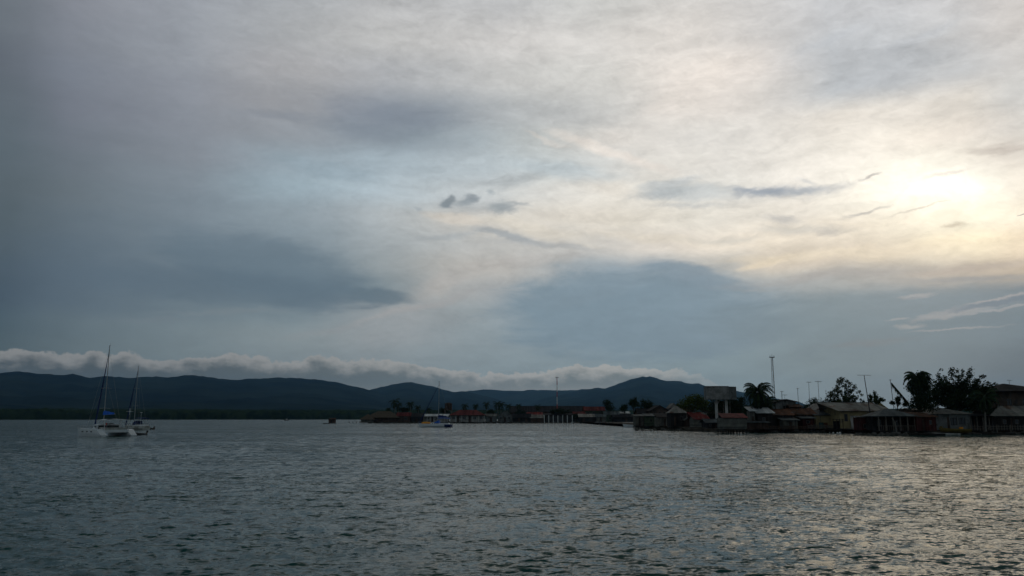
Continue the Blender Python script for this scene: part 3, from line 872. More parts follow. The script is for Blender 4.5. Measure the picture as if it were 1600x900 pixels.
# ================================================================== land under the two villages
def island(name, front, depth_back, top, mat, slope=1.2):
    """front: list of (px, waterline row). Bank rises from below the water to 'top'"""
    pts = []
    for x, y in front:
        d = depth(y, x); p = P(x, y, d); pts.append((p.x, d))
    # denser, ragged shoreline
    fine = []
    for (a, b) in zip(pts[:-1], pts[1:]):
        for k in range(8):
            t_ = k / 8; fine.append((a[0]+(b[0]-a[0])*t_ + random.uniform(-.35,.35), a[1]+(b[1]-a[1])*t_ + random.uniform(-.5,.5)))
    fine.append(pts[-1])
    n = len(fine)
    rows_ = []
    for off, z in ((-.6,-1.5),(0,-.02),(.5, top*.45),(slope, top*.85),(slope+2, top),(slope+12, top+.15),(depth_back, top+.3),(depth_back+4,-1.5)):
        rows_.append([(x, y + off + (random.uniform(-.3,.3) if 0 < off < 3 else 0), z + (random.uniform(-.12,.12) if .2 < off < 4 else 0)) for x, y in fine])
    arr = np.array(rows_)
    o = grid_mesh(name, arr[..., 0], arr[..., 1], arr[..., 2], mat, smooth=False)
    o['kind'] = 'structure'
    return o
soil = M('dark_shore_soil', (.055,.045,.035), .97, .4, .5, None, (.03,.028,.022), spec=.05)
island('shore_ground', [(986,667.5),(1000,668.5),(1048,671.5),(1074,673.5),(1105,674.5),(1129,675.2),(1200,675.6),(1262,674.6),(1292,675.5),(1330,677),(1352,678.5),
        (1420,679.5),(1462,679.6),(1500,678.6),(1560,678.2),(1640,678.6),(1900,682)], 210, .75, soil)
island('village_ground', [(562,660.2),(585,660.9),(640,661),(760,661),(900,660.6),(975,659.6),(1100,659.2),(1500,659)], 170, .75, soil)

def rocks(label, px0, px1, pyw, n, s, seed, group=None):
    rnd = random.Random(seed)
    D = depth(pyw); c = P((px0+px1)/2, pyw, D)
    mb = MB()
    for _ in range(n):
        x = (P(rnd.uniform(px0, px1), pyw, D)).x - c.x; y = rnd.uniform(-.5, 1.6); z = rnd.uniform(-.1, .35)
        r = s * rnd.uniform(.4, 1.2)
        rg = []
        for zz, f_ in ((-.6,.7),(-.1,1.0),(.35,.75),(.55,.3)):
            rg.append([(x + math.cos(u*1.047)*r*f_*rnd.uniform(.8,1.2), y + math.sin(u*1.047)*r*f_*rnd.uniform(.8,1.2), z + zz*r) for u in range(6)])
        mb.loft(rg)
    o = mb.build('rock_heap', stone, None, label=label, category='rocks')
    o['kind'] = 'stuff'; o.location = (c.x, D, 0)
    return o
rocks('dark rubble heaped along the waterline before the rusty roofed houses', 1168, 1292, 675.8, 90, .42, 1)
rocks('dark rubble bank under the open shelter at the waterline', 1340, 1466, 680, 110, .42, 2)
rocks('low broken rubble and driftwood bank at the right end of the shore', 1466, 1640, 678.8, 120, .40, 3)
rocks('dark stones along the waterline under the huts left of the plank shed', 992, 1128, 673.0, 70, .5, 4)
rocks('thin line of stones at the waterline of the farther village', 575, 975, 661.2, 170, .8, 5)

# ================================================================== boats
def mast_rig(t, x, h0, H, boomL, cover, spreader=.55, z_deck=1.0, B=1.5, bow=None, stern=None, jib=True, rad=.085, clutter=True):
    m_ = MB().tube([(x, 0, h0), (x - .05, 0, H)], [rad, rad*.75], 8).build('mast', alu, t)
    for fz in ((spreader,) if H < 16.2 else (spreader*.72, spreader*1.25)):
        MB().tube([(x-.15, -min(B*.5,1.0), H*fz), (x, 0, H*fz+.08), (x-.15, min(B*.5,1.0), H*fz)], .028, 5).build('spreader', alu, m_)
    MB().box(x-.35, x+.25, -.03, .03, H, H+.06).tube([(x-.3,0,H),(x-.3,0,H+.5)], .012, 4).build('masthead_gear', dark_metal, m_)
    zb_ = h0 + (1.9 if cover is not None else 1.2)
    if boomL:
        bo = MB().tube([(x-.05, 0, zb_), (x - boomL, 0, zb_ + .12)], .07, 6).build('boom', alu, t)
        if cover is not None:
            rings = []
            for k in range(9):
                s = k / 8; hh = .62 * (1 - s) + .2 + .05 * math.sin(k*2.1); ww = .2 * (1 - .4*s)
                xx = x + .12 - (boomL - .1) * s; z_ = zb_ + .12 * s
                rings.append([(xx, ww, z_-.05), (xx, ww*.8, z_+hh*.6), (xx, 0, z_+hh), (xx, -ww*.8, z_+hh*.6), (xx, -ww, z_-.05)])
            MB().loft(rings).build('sail_cover', cover, t)
    st = MB()
    for s_ in (-1, 1):
        st.tube([(x-.4, s_*B, z_deck), (x-.02, s_*.05, H*.96)], .012, 4); st.tube([(x+.25, s_*B*.97, z_deck), (x, s_*.03, H*.6)], .010, 4)
    if stern is not None: st.tube([(stern, 0, z_deck), (x-.05, 0, H)], .012, 4)
    st.build('shrouds', alu, t)
    if bow is not None:
        MB().tube([(bow, 0, z_deck), (bow + (x-bow)*.5, 0, z_deck + (H*.93-z_deck)*.5), (x+.05, 0, H*.93)], [.16, .13, .04] if jib else [.02]*3, 7).build('furled_jib', navy_cloth if jib else alu, t)

# --- big white catamaran in front
Dc = depth(681.3)
cpos = P(165, 681.3, Dc)
cat_ = thing('catamaran', 'large white catamaran with blue sail cover, nearer of the two boats moored at left', 'catamaran',
             (cpos.x, Dc, 0), R(90 + 27 + 23))
cat_.scale = (.9, .9, .9)
LC = 10.9
for s_ in (-1, 1):
    hb = MB(); rg = hull(hb, LC, 1.5, 1.45, 1.30, .45, stern=.72, x0=-5.6, y0=s_*2.75, scoop=1)
    h_ = hb.build('hull', white_paint, cat_, smooth=False)
    MB().box(-5.2, -4.5, s_*2.75-.4, s_*2.75+.4, .45, .50).build('transom_step', off_white, h_)
    # row of ports
    for q_ in (-1, 1):
        for xx in (-2.2, -.4, 1.6): MB().box(xx, xx+.7, s_*2.75 + q_*.735 - .015, s_*2.75 + q_*.735 + .015, .78, .98).build('hull_window', dark_glass, h_)
    sr = MB()
    for k in range(7): xx = -3.6 + 1.45*k; sr.tube([(xx, s_*3.35 - s_*max(0,(xx-1))*.07, 1.28), (xx, s_*3.38 - s_*max(0,(xx-1))*.07, 1.95)], .018, 4)
    for zz in (1.62, 1.94): sr.tube([(-3.6, s_*3.36, zz), (1.0, s_*3.36, zz), (5.1, s_*3.05, zz+.05)], .013, 4)
    sr.build('guard_rail', alu, h_)
MB().hexa([(-4.4,-2.2,.72),(2.6,-2.2,.72),(2.6,2.2,.72),(-4.4,2.2,.72),(-4.4,-2.3,1.22),(2.9,-2.3,1.22),(2.9,2.3,1.22),(-4.4,2.3,1.22)]).build('bridge_deck', white_paint, cat_)
cab = MB().loft([[(x, -w, z), (x, w, z), (x, w*.93, z2), (x, w*.6, z2+.10), (x, -w*.6, z2+.10), (x, -w*.93, z2)] for x, w, z, z2 in
    ((-1.0,2.25,1.24,2.15),(0.6,2.2,1.24,2.15),(1.9,1.9,1.24,1.85),(3.0,1.5,1.24,1.34))]).build('cabin', white_paint, cat_)
gl = MB()
gl.add([(.5,-2.11,1.99),(2.06,-1.84,1.70),(1.2,-2.13,1.5),(-.7,-2.24,1.5),(-.7,-2.13,2.0)],[(0,1,2,3,4)])
gl.build('cabin_window', dark_glass, cab); gl = MB()
gl.add([(.5,2.11,1.99),(2.06,1.84,1.70),(1.2,2.13,1.5),(-.7,2.24,1.5),(-.7,2.13,2.0)],[(4,3,2,1,0)])
gl.build('cabin_window', dark_glass, cab)
MB().box(-1.05,-1.01,-1.9,1.9,1.26,2.0).build('saloon_door', dark_glass, cab)
ck = MB()
for b_ in ((-4.35,-3.9,-1.9,1.9,1.23,1.62),(-3.9,-2.2,-2.2,-1.7,1.23,1.65),(-3.9,-2.2,1.7,2.2,1.23,1.65)): MB().box(*b_).build('cockpit_seat', off_white, cat_)
MB().box(-2.6,-1.9,-.5,.5,1.68,1.73).tube([(-2.2,0,1.23),(-2.2,0,1.68)],.05).build('cockpit_table', timber, cat_)
MB().tube([(-3.2,1.2,1.23),(-3.2,1.2,2.0)],.05).tube([(-3.3+0,1.2+.4*math.cos(a*.524),2.0+.4*math.sin(a*.524)) for a in range(13)],.02,4,cap=False).build('steering_wheel', dark_metal, cat_)
bi = MB().loft([[(x,-2.35,z),(x,-1.2,z+.14),(x,0,z+.18),(x,1.2,z+.14),(x,2.35,z),(x,2.3,z-.09),(x,0,z+.06),(x,-2.3,z-.09)] for x,z in ((-4.6,3.0),(-3,3.08),(-.9,3.0))]).build('cockpit_roof', white_paint, cat_)
for sx in (-4.4, -1.1):
    for s_ in (-1, 1):
        MB().tube([(sx, s_*2.25, 1.2), (sx+.15, s_*2.22, 2.95)], .06, 6).build('roof_post', white_paint, bi)
MB().box(-4.55,-3.3,-1.8,-.3,3.2,3.24).build('solar_panel', dark_glass, bi); MB().box(-4.55,-3.3,.3,1.8,3.2,3.24).build('solar_panel', dark_glass, bi)
MB().box(2.95, 5.1, -2.05, 2.05, 1.10, 1.12).build('trampoline', dark_metal, cat_)
MB().tube([(5.15,-2.7,1.25),(5.15,2.7,1.25)], .08).build('cross_beam', alu, cat_)
for y_ in (-1.95, 1.95): MB().tube([(-4.3,y_,1.2),(-4.9,y_,2.3),(-5.6,y_,2.35)], .045).build('davit', alu, cat_)
MB().tube([(-4.2,-2.3,1.2),(-4.2,-2.3,4.6)], .03).build('generator_pole', alu, cat_)
MB().box(-4.25,-4.15,-2.95,-1.65,4.58,4.63).box(-4.25,-4.15,-2.33,-2.27,4.0,5.2).tube([(-4.5,-2.3,4.6),(-3.9,-2.3,4.6)],.09).build('wind_generator', white_paint, cat_)
MB().box(-1.9,-.2,-.5,.5,2.28,2.42).build('roof_hatch', dark_glass, cab)
for y_ in (-2.75, 2.75): MB().box(-5.5,-5.1,y_-.03,y_+.03,-.6,.2).build('rudder', white_paint, cat_)
mast_rig(cat_, 1.35, 2.1, 17.2, 4.6, blue_cloth, .42, z_deck=1.35, B=3.2, bow=5.15, stern=None)
fl = MB().tube([(-4.6,2.2,1.3),(-4.9,2.25,2.5)], .015,4).box(-5.3,-4.9,2.24,2.26,2.1,2.5)
fl.build('ensign', paint_red, cat_)

def dinghy(label, loc, rz, L=2.9, mat=None, motor=True, name='dinghy', mfloor=None):
    t = thing(name, label, 'dinghy', loc, rz)
    mb = MB(); w = L * .25
    pts = [(-L/2, w, .22), (0, w, .22), (L*.28, w*.8, .28), (L*.46, w*.3, .36), (L*.48, 0, .38), (L*.46, -w*.3, .36), (L*.28, -w*.8, .28), (0, -w, .22), (-L/2, -w, .22)]
    mb.tube(pts, [.12, .2, .2, .19, .18, .19, .2, .2, .12], 9).build('tube', mat or black_rubber, t, smooth=True)
    MB().box(-L/2+.15, L*.3, -w*.85, w*.85, .08, .14).build('floor', mfloor or off_white, t)
    MB().box(-L/2+.05, -L/2+.12, -w*.85, w*.85, .05, .5).build('transom', timber, t)
    MB().box(-.2, .1, -w*.9, w*.9, .36, .40).build('thwart', timber, t)
    if motor:
        MB().hexa([(-L/2-.25,-.12,.5),(-L/2+.08,-.12,.5),(-L/2+.08,.12,.5),(-L/2-.25,.12,.5),(-L/2-.22,-.1,.85),(-L/2+.02,-.1,.88),(-L/2+.02,.1,.88),(-L/2-.22,.1,.85)]).box(-L/2-.14,-L/2-.02,-.05,.05,-.3,.5).build('outboard_motor', dark_metal, t)
    return t
dp = P(216.5, 680.2, depth(680.2))
dinghy('dark inflatable dinghy tied behind the large catamaran', (dp.x, dp.y, 0), R(200), 2.6)

def monohull(name, label, px, pyw, rz, L, B, H, mh, cover, mast_at, boomL, bimini, ms=None, group=None, Fb=1.25, Fs=1.0, mstripe=None, cat='sailboat'):
    D = depth(pyw); p = P(px, pyw, D)
    t = thing(name, label, cat, (p.x, D, 0), rz, group)
    hb = MB(); hull(hb, L, B, Fb, Fs, .5, stern=.7, x0=-L/2, n=18)
    ho_ = hb.build('hull', mh, t)
    if mstripe is not None:   # boot stripe: a thin band standing proud at the water
        sb = MB(); hull(sb, L*.30, B*1.02, Fs*.97, Fs*.96, .45, stern=.93, x0=-L/2-.02, n=5)
        sb.build('stern_quarter', mstripe, ho_)
    cb = MB().loft([[(x,-w,z),(x,w,z),(x,w*.85,z2),(x,-w*.85,z2)] for x,w,z,z2 in ((-L*.12,B*.32,Fs,Fs+.62),(L*.08,B*.32,Fs+.02,Fs+.58),(L*.24,B*.22,Fs+.06,Fs+.32))]).build('cabin', white_paint, t)
    wb = MB()
    for s_ in (-1, 1):
        for xx in (-.09, -.02, .05):
            y_ = s_*B*.305
            MB().box(L*xx, L*(xx+.045), min(y_, y_+s_*.03), max(y_, y_+s_*.03), Fs+.2, Fs+.4).build('cabin_window', dark_glass, cb)
    for b_ in ((-L*.40,-L*.14,-B*.30,-B*.22,Fs+.02,Fs+.35),(-L*.40,-L*.14,B*.22,B*.30,Fs+.02,Fs+.35),(-L*.43,-L*.402,-B*.3,B*.3,Fs+.02,Fs+.4)): MB().box(*b_).build('cockpit_coaming', white_paint, t)
    MB().tube([(-L*.33,0,Fs),(-L*.33,0,Fs+.9)],.05).tube([(-L*.34,.42*math.cos(a*.524),Fs+.9+.42*math.sin(a*.524)) for a in range(13)],.018,4,cap=False).build('steering_wheel', dark_metal, t)
    if bimini is not None:
        bm_ = MB().loft([[(x,-B*.36,z),(x,-B*.2,z+.12),(x,B*.2,z+.12),(x,B*.36,z),(x,B*.35,z-.05),(x,-B*.35,z-.05)] for x,z in ((-L*.44,Fs+1.95),(-L*.3,Fs+2.05),(-L*.10,Fs+2.0))]).build('bimini', bimini, t)
        for s_ in (-1, 1):
            fr = MB()
            for (xa, xb) in ((-L*.28,-L*.43),(-L*.28,-L*.12),(-L*.28,-L*.28)): fr.tube([(xa, s_*B*.40, Fs+.1), (xb, s_*B*.355, Fs+1.93)], .022, 4)
            fr.build('bimini_frame', alu, bm_)
        MB().loft([[(x,-B*.3,Fs+.3),(x+.1,-B*.28,z),(x+.1,B*.28,z),(x,B*.3,Fs+.3)] for x,z in ((-L*.13,Fs+1.35),(-L*.04,Fs+.95),(L*.01,Fs+.62))]).build('spray_hood', bimini, t)
    rl = MB()
    n_ = 9
    for s_ in (-1, 1):
        q_ = []
        for k in range(n_):
            s = k / (n_-1); w = B/2 * (.68 + .3*math.sin(min(s/.45,1)*math.pi/2)) if s < .45 else B/2*max(.96*(1-((s-.45)/.55)**2.2), .03)
            x = -L/2 + L*s + s**6*.4; z = Fs + (Fb-Fs)*s**1.8
            rl.tube([(x, s_*w, z-.05), (x, s_*w, z+.62)], .015, 4); q_.append((x, s_*w, z+.62))
        rl.tube(q_, .012, 4)
    rl.build('guard_rail', alu, t)
    mast_rig(t, mast_at*L, Fs+.45, H, boomL, cover, .52, z_deck=Fb, B=B*.46, bow=L*.5+.2, stern=-L*.5, rad=.095)
    return t
b2 = monohull('sailboat', 'white sailing boat with bare mast moored just behind the catamaran, dark gear on deck', 212, 671.5, R(90+25+27), 10.6, 3.3, 16.6, off_white, None, .10, 3.0, navy_cloth)
dp = P(233, 671.2, depth(671.2))
dinghy('small dark dinghy trailing behind the farther sailboat at left', (dp.x, dp.y, 0), R(175), 2.6)
b2g = MB().tube([(-4.6,1.2,1.0),(-4.6,1.2,4.4)],.03).box(-4.9,-4.3,1.05,1.35,4.4,4.55).build('radar_mast', white_paint, b2)
b3 = monohull('sailboat', 'white sailing boat with navy stern and blue canopy moored before the far village', 680.5, 667.6, R(180-9), 11.0, 3.4, 15.2, white_paint, navy_cloth, -.09, 3.2, blue_cloth, mstripe=navy_cloth)
kp = P(666, 667.6, b3.location.y)
# orange-yellow tender lashed upside down on the foredeck: its own thing
td = thing('upturned_dinghy', 'orange yellow dinghy lashed upside down on the foredeck of the middle sailboat', 'dinghy', (kp.x, b3.location.y, 1.24), R(180-9))
rg = []
for k in range(11):
    s = k / 10; w = .72 * math.sin(math.pi * (.12 + .80*s)) ** .5; z = .62 * math.sin(math.pi*(.12+.78*s))**.5
    rg.append([(-1.55+3.1*s, w*math.cos(a), z*math.sin(a)) for a in [math.pi*j/8 for j in range(9)]])
MB().loft(rg).build('shell', orange_pl, td, smooth=False)
MB().box(-1.5,1.4,-.03,.03,.60,.68).build('keel_strip', yellow_pl, td)

def small_boat(name, label, px, pyw, rz, L, mat, cabin=None, canopy_=None, group=None, motor=True, stripe=None, cat='boat', mast=0, F_=.6):
    D = depth(pyw); p = P(px, pyw, D)
    t = thing(name, label, cat, (p.x, D, 0), rz, group)
    hb = MB(); hull(hb, L, L*.27, F_*1.5, F_*.95, .25, stern=.8, x0=-L/2, n=10); hb.build('hull', mat, t)
    for k in (-.25, 0, .22): MB().box(L*k, L*k+.28, -L*.115, L*.115, F_*.98, F_*1.04).build('thwart', timber, t)
    if cabin is not None:
        c_ = MB().box(-L*.12, L*.16, -L*.09, L*.09, F_, F_+1.25).build('cabin', cabin, t)
        for q_ in (-1, 1): MB().box(-L*.10, L*.14, min(q_*L*.093, q_*L*.0905), max(q_*L*.093, q_*L*.0905), F_+.7, F_+1.1).build('window', dark_glass, c_)
        MB().box(-L*.16, L*.20, -L*.11, L*.11, F_+1.25, F_+1.33).build('cabin_roof', white_paint, t)
    if canopy_ is not None:
        MB().slab([(-L*.3,-L*.12,F_+1.6),(L*.15,-L*.12,F_+1.65),(L*.15,L*.12,F_+1.65),(-L*.3,L*.12,F_+1.6)], .06).build('canopy', canopy_, t)
        pb = MB()
        for x_ in (-L*.28, L*.13):
            for s_ in (-1,1): pb.tube([(x_, s_*L*.11, F_*.9),(x_, s_*L*.11, F_+1.6)], .025, 4)
        pb.build('canopy_pole', alu, t)
    if mast:
        MB().tube([(0,0,F_),(L*-.05,0,F_+mast)], .06, 5).tube([(0,0,F_+mast*.5),(-L*.35,0,F_+mast*.8)], .04, 4).build('mast', timber, t)
    if motor:
        MB().box(-L/2-.35, -L/2-.05, -.16, .16, F_*.8, F_*.8+.5).box(-L/2-.24,-L/2-.12,-.05,.05,-.3,F_*.8).build('outboard_motor', dark_metal, t)
    return t
small_boat('fishing_boat', 'small dark fishing boat with short mast alone on the water before the mangrove shore', 447.8, 657.2, R(170), 6.2, timber_dark, white_paint, mast=3.6, F_=.9)
# hut on the water
def water_hut():
    D = depth(661.6); p = P(519, 661.6, D)
    t = thing('floating_hut', 'brown boxy hut on short stilts standing alone in the water', 'hut', (p.x, D, 0))
    w = MB()
    poly_wall(w, 3.6, .35, 2.75, -1.5, .1, [(-.5, .4, .4, 2.2)])
    w.box(-1.8,1.8,1.4,1.5,.35,2.75).box(-1.8,-1.7,-1.4,1.4,.35,2.75).box(1.7,1.8,-1.4,1.4,.35,2.75)
    w.build('wall', plank_brown, t)
    MB().slab([(-2.0,-1.8,2.86),(2.0,-1.8,2.86),(2.0,1.8,3.1),(-2.0,1.8,3.1)], .08).build('roof', rust_roof, t)
    MB().box(-2.0,2.0,-1.8,1.7,.2,.34).build('deck', timber_dark, t)
    for x in (-1.7,0,1.7):
        for y in (-1.4,1.4): MB().tube([(x,y,-1.5),(x,y,.2)],.1).build('stilt', timber_dark, t)
    MB().box(-.45,.35,-1.46,-1.42,.42,2.15).build('door', plank_black, t)
water_hut()
small_boat('canoe', 'low dark dugout canoe beside the brown hut on the water', 510.5, 662.2, R(178), 3.6, timber_dark, motor=False, F_=.32)
for i, (px, hh, lb) in enumerate(((545.5, .9, 'leftmost of three short dark mooring stumps off the end of the far village'), (551.2, .7, 'middle one of three short dark mooring stumps off the end of the far village'),
                                  (556.5, .8, 'rightmost of three short dark mooring stumps, nearest the far village'))):
    D = depth(660.6); p = P(px, 660.6, D)
    t = thing('mooring_post', lb, 'post', (p.x, D, 0), 0, 'mooring stumps in the water')
    MB().tube([(0,0,-1.5),(.08,0,.3),(.02,0,hh)], [.34,.32,.26], 8).build('pile', timber_dark, t)
    MB().tube([(.02,0,hh-.25),(.02,0,hh-.1)], [.31,.31], 8).build('rope_collar', timber, t)

# ================================================================== far village (about 500 m off)
VD = 505.0
W_ = paint_white
def fd(y): return depth(y) + 3
H = house
H('thatched_hut','long low hut with brown thatch near the left tip of the far village','hut',574,621,653,643.5,505,.7,plank_brown,thatch,'hip',11,doors=((.55,.62,.8),),over=1.2,thick=.4)
H('thatched_hut','low thatched lean-to at the very tip of the far village, beside the long thatched hut','hut',564,582,656,647.8,499,.7,plank_grey,thatch,'hip',7,over=.9,thick=.35)
H('thatched_hut','small thatched hut behind the long thatched hut at the village tip','hut',586,612,649,644.3,522,.8,plank_grey,thatch,'hip',7,over=.7,thick=.3)
H('red_roofed_house','small dark house with worn red roof right of the long thatched hut','house',620,641,649.5,644.5,506,.7,plank_brown,red_roof,'side',6,doors=((.15,.3,.85),),wins=((.55,.75,.35,.75),))
H('dark_hut','dark unpainted hut with flat roof between the red roofed hut and the pale pillared building','hut',642,661,651,646,505,.7,plank_black,dark_roof,'shed',6,doors=((.4,.55,.8),))
H('pillared_building','long low pale building with white pillars behind the middle sailboat','building',662,700,650.4,647.2,507,.7,pale_wall,white_roof,'shed',9,posts=8,porch=2.2,wins=((.1,.22,.4,.8),(.5,.62,.4,.8)),doors=((.3,.38,.85),),mwin=W_)
H('red_roofed_house','wide pale house with white columns and the largest dark red roof of the far village','house',703,757,648.8,640.8,506,.7,pale_wall,red_roof,'hip',11,posts=7,porch=2.0,wins=((.06,.14,.35,.8),(.36,.46,.35,.8),(.66,.76,.35,.8),(.86,.94,.35,.8)),doors=((.2,.26,.85),(.54,.6,.85)),mwin=W_,over=.8)
H('grey_house','grey shed with dark doorway just right of the wide red roofed house','house',759,776,650,646.5,508,.7,grey_wall,grey_roof,'side',6,doors=((.35,.6,.8),))
H('grey_house','grey gabled hut behind the palms in the middle of the far village','house',779,800,648.5,641.5,512,.7,grey_wall,grey_roof,'front',7,doors=((.4,.55,.7),),wins=((.1,.25,.4,.75),(.72,.86,.4,.75)))
H('long_hall','very long dark roofed hall behind the far village houses','hall',798,913,643.5,634.6,575,.9,brown_wall,dark_roof,'side',20,over=1.2)
H('dark_hut','black low shed with boats under it left of the small orange roof','hut',801,829,652,646.5,504,.7,plank_black,dark_roof,'side',6,doors=((.3,.42,.8),(.7,.82,.8)))
H('red_roofed_house','small house with narrow faded red roof edged white, in the centre of the far village','house',824,847,647.6,644.2,510,.7,brown_wall,red_roof2,'side',6,wins=((.2,.4,.35,.75),))
H('dark_hut','low brown shack between the narrow red roof and the row of white posts','hut',829,850,653,648.5,503,.7,plank_brown,grey_roof,'shed',5,doors=((.45,.6,.85),))
H('open_shed','dark open sided shed behind the row of white posts','shed',849,897,648.8,646,511,.7,plank_black,dark_roof,'shed',8,wins=((.1,.3,.2,.8),(.4,.6,.2,.8),(.7,.9,.2,.8)))
H('red_roofed_house','small dark house with bright red strip of roof right of the white posts','house',896,914,646.6,643.2,512,.7,green_wall,red_roof,'side',6,wins=((.2,.4,.3,.7),))
H('red_roofed_house','two storey house with the brightest red roof of the far village','house',913,945,641.2,635.6,524,.7,green_wall,red_roof,'side',9,wins=((.1,.25,.6,.85),(.4,.55,.6,.85),(.7,.85,.6,.85)),doors=((.45,.53,.4),))
H('grey_house','dark hut with pale tilted awning below the brightest red roof','hut',905,932,651.5,647.2,503,.7,plank_black,pale_roof,'shed',6,doors=((.2,.32,.8),),wins=((.6,.75,.4,.75),))
H('grey_house','low grey hut with a dark sheet roof at the water below the brightest red roof','hut',931,947,651,647,503,.7,plank_grey,zinc_grey,'side',6,doors=((.4,.6,.8),))
H('grey_house','moss stained hut beneath the round tree at the right end of the far village','hut',944,968,648,643,515,.7,green_wall,zinc_grey,'side',7,wins=((.3,.45,.35,.7),))
H('white_roofed_shed','small shed with white sheet roof between trees left of the near village','shed',967,984,645.8,643.2,520,.9,plank_grey,white_roof,'shed',5,doors=((.4,.6,.8),))
H('dark_hut','low dark shed on the shore just left of the near village point','hut',958,990,651.5,648,508,.8,plank_black,dark_roof,'side',6,doors=((.6,.7,.8),))
# water tank tower
def tank_tower(label, px0, px1, py0, py1, D, zb):
    a = P(px0, py0, D); b = P(px1, py1, D); W = b.x - a.x; z1 = a.z - zb; z0 = b.z - zb
    t = thing('tank_tower', label, 'water tower', ((a.x+b.x)/2, D, zb))
    for sx in (-1,1):
        for sy in (0,1): MB().box(sx*W*.42-.2, sx*W*.42+.2, sy*W*.84-.2, sy*W*.84+.2, -.3, z0).build('leg', timber, t)
    MB().tube([(0,W*.42,z0+.22),(0,W*.42,z1-.6),(0,W*.42,z1-.1)], [W*.46,W*.46,W*.2], 14).build('tank', plank_brown, t)
    MB().box(-W/2,W/2,-W*.08,W*.92,z0,z0+.2).build('platform', timber, t)
    bb = MB()
    for sx in (-1,1): bb.tube([(sx*W*.42,-.22,.5),(-sx*W*.42,-.22,z0-.2)], .07, 4)
    bb.build('brace', timber, t)
tank_tower('brown tank raised on timber legs behind the sailboat, left of the wide red roof', 694, 706.5, 628.8, 641, 520, .8)
for i, px in enumerate((850.6, 857.4, 864.4, 871.6, 879.2, 886.4, 894.2)):
    D = 499.0; p = P(px, 649.4, D)
    lb = ['leftmost of the seven white posts standing at the far village waterfront','second of the seven white waterfront posts from the left','third of the seven white waterfront posts from the left',
          'fourth and middle one of the seven white waterfront posts','fifth of the seven white waterfront posts from the left','sixth of the seven white waterfront posts from the left','rightmost of the seven white posts standing at the far village waterfront'][i]
    t = thing('white_post', lb, 'post', (p.x, D, .7), 0, 'white posts on the far waterfront')
    MB().box(-.17,.17,-.17,.17,-.5,p.z-.7).build('shaft', W_, t); MB().box(-.24,.24,-.24,.24,p.z-.69,p.z-.55).build('cap', W_, t)
def lattice(label, px, py_top, D, zb, wb_, wt, bands, name='radio_tower', platform=True, lean=0.0):
    c = P(px, py_top, D); Ht = c.z - zb
    t = thing(name, label, 'tower', (c.x, D, zb), .4)
    n = max(int(Ht / 1.6), 6)
    cs = [(math.cos(a), math.sin(a)) for a in (0.5, 2.594, 4.689)]
    def w(z): return wb_ + (wt - wb_) * z / Ht
    for b in range(bands):
        m_ = (paint_red, paint_white)[b % 2] if bands > 1 else alu
        k0, k1 = int(n * b / bands), int(n * (b+1) / bands)
        mb = MB()
        for k in range(k0, k1):
            z0, z1 = Ht*k/n, Ht*(k+1)/n
            for i in range(3):
                A0 = (cs[i][0]*w(z0), cs[i][1]*w(z0), z0); A1 = (cs[i][0]*w(z1), cs[i][1]*w(z1), z1)
                j = (i+1) % 3; B0 = (cs[j][0]*w(z0), cs[j][1]*w(z0), z0); B1 = (cs[j][0]*w(z1), cs[j][1]*w(z1), z1)
                mb.tube([A0, A1], .075, 4, cap=False); mb.tube([A0, B1] if k % 2 else [B0, A1], .035, 4, cap=False); mb.tube([A1, B1], .03, 4, cap=False)
        mb.build('mast_section', m_, t)
    if platform:
        MB().tube([(0,0,Ht-.1),(0,0,Ht+.05)], [wt*3.0, wt*3.0], 8).build('platform', dark_metal, t)
        hb = MB()
        for k in range(8):
            a = k*.785; hb.tube([(math.cos(a)*wt*2.8, math.sin(a)*wt*2.8, Ht+.05),(math.cos(a)*wt*2.8, math.sin(a)*wt*2.8, Ht+.55)], .05, 4)
        hb.build('aerial', dark_metal, t)
    MB().tube([(0,0,Ht),(0,0,Ht+1.2)], .04, 4).build('lightning_rod', dark_metal, t)
    return t
lattice('slim red and white banded lattice tower rising behind the far village', 870.3, 590, 560, .8, .55, .42, 7)
# trees and palms of the far village
gp = 'palms of the far village'
FP = [(617,629,'tallest palm of the far village, a dark double crown behind the long thatched hut',4.6),(622,634,'lower palm leaning out of the tallest far palm beside the red hut',4.0),
      (641,632,'bushy palm above the dark flat roofed hut in the far village',4.0),(653,637,'small palm just right of the bushy one behind the dark hut',3.0),
      (726,635,'round palm above the wide dark red roof, left one',3.4),(743,634.5,'slim palm above the right part of the wide dark red roof',2.9),
      (760,632,'palm with open crown standing right of the wide red roof',3.4),(777,632,'thick dark palm left in the pair above the grey gabled hut',4.2),
      (783,633,'thick dark palm right in the pair above the grey gabled hut',4.0),(794,635,'palm rising right of the grey gabled hut',3.2),(810.5,634.5,'slim palm before the left end of the long dark hall',3.0),
      (840,636,'low palm above the narrow faded red roof',3.0),(607,640,'low palm behind the small thatched hut',2.8),(670,640,'low palm behind the pale pillared building',2.8)]
for i, (px, py, lb, L_) in enumerate(FP):
    palm(lb, px, py, 515 + (i % 4)*4, .8, L=L_, nf=18, lean=random.uniform(-.8,.8), leaf=leaf_d, seed=40+i, group=gp, nl=22, thick=3.2, trunk=.22)
gt = 'broadleaf trees of the far village'
def ft(px, py, w, h, lb, leaf=None, D=520, n=1500):
    rnd = random.Random(int(px))
    cl = []
    for k in range(9):
        a = rnd.uniform(0, 6.28); r_ = rnd.uniform(.2, .75)
        cl.append((px + math.cos(a)*w*.5*r_, py + math.sin(a)*h*.45*r_, min(w,h)*rnd.uniform(.2,.34)))
    cl.append((px, py, min(w,h)*.4))
    return tree('broadleaf_tree', lb, px, D, .8, cl, n=n, size=.38, leaf=leaf or leaf_d, rnd=rnd, trunk=.3, group=gt)
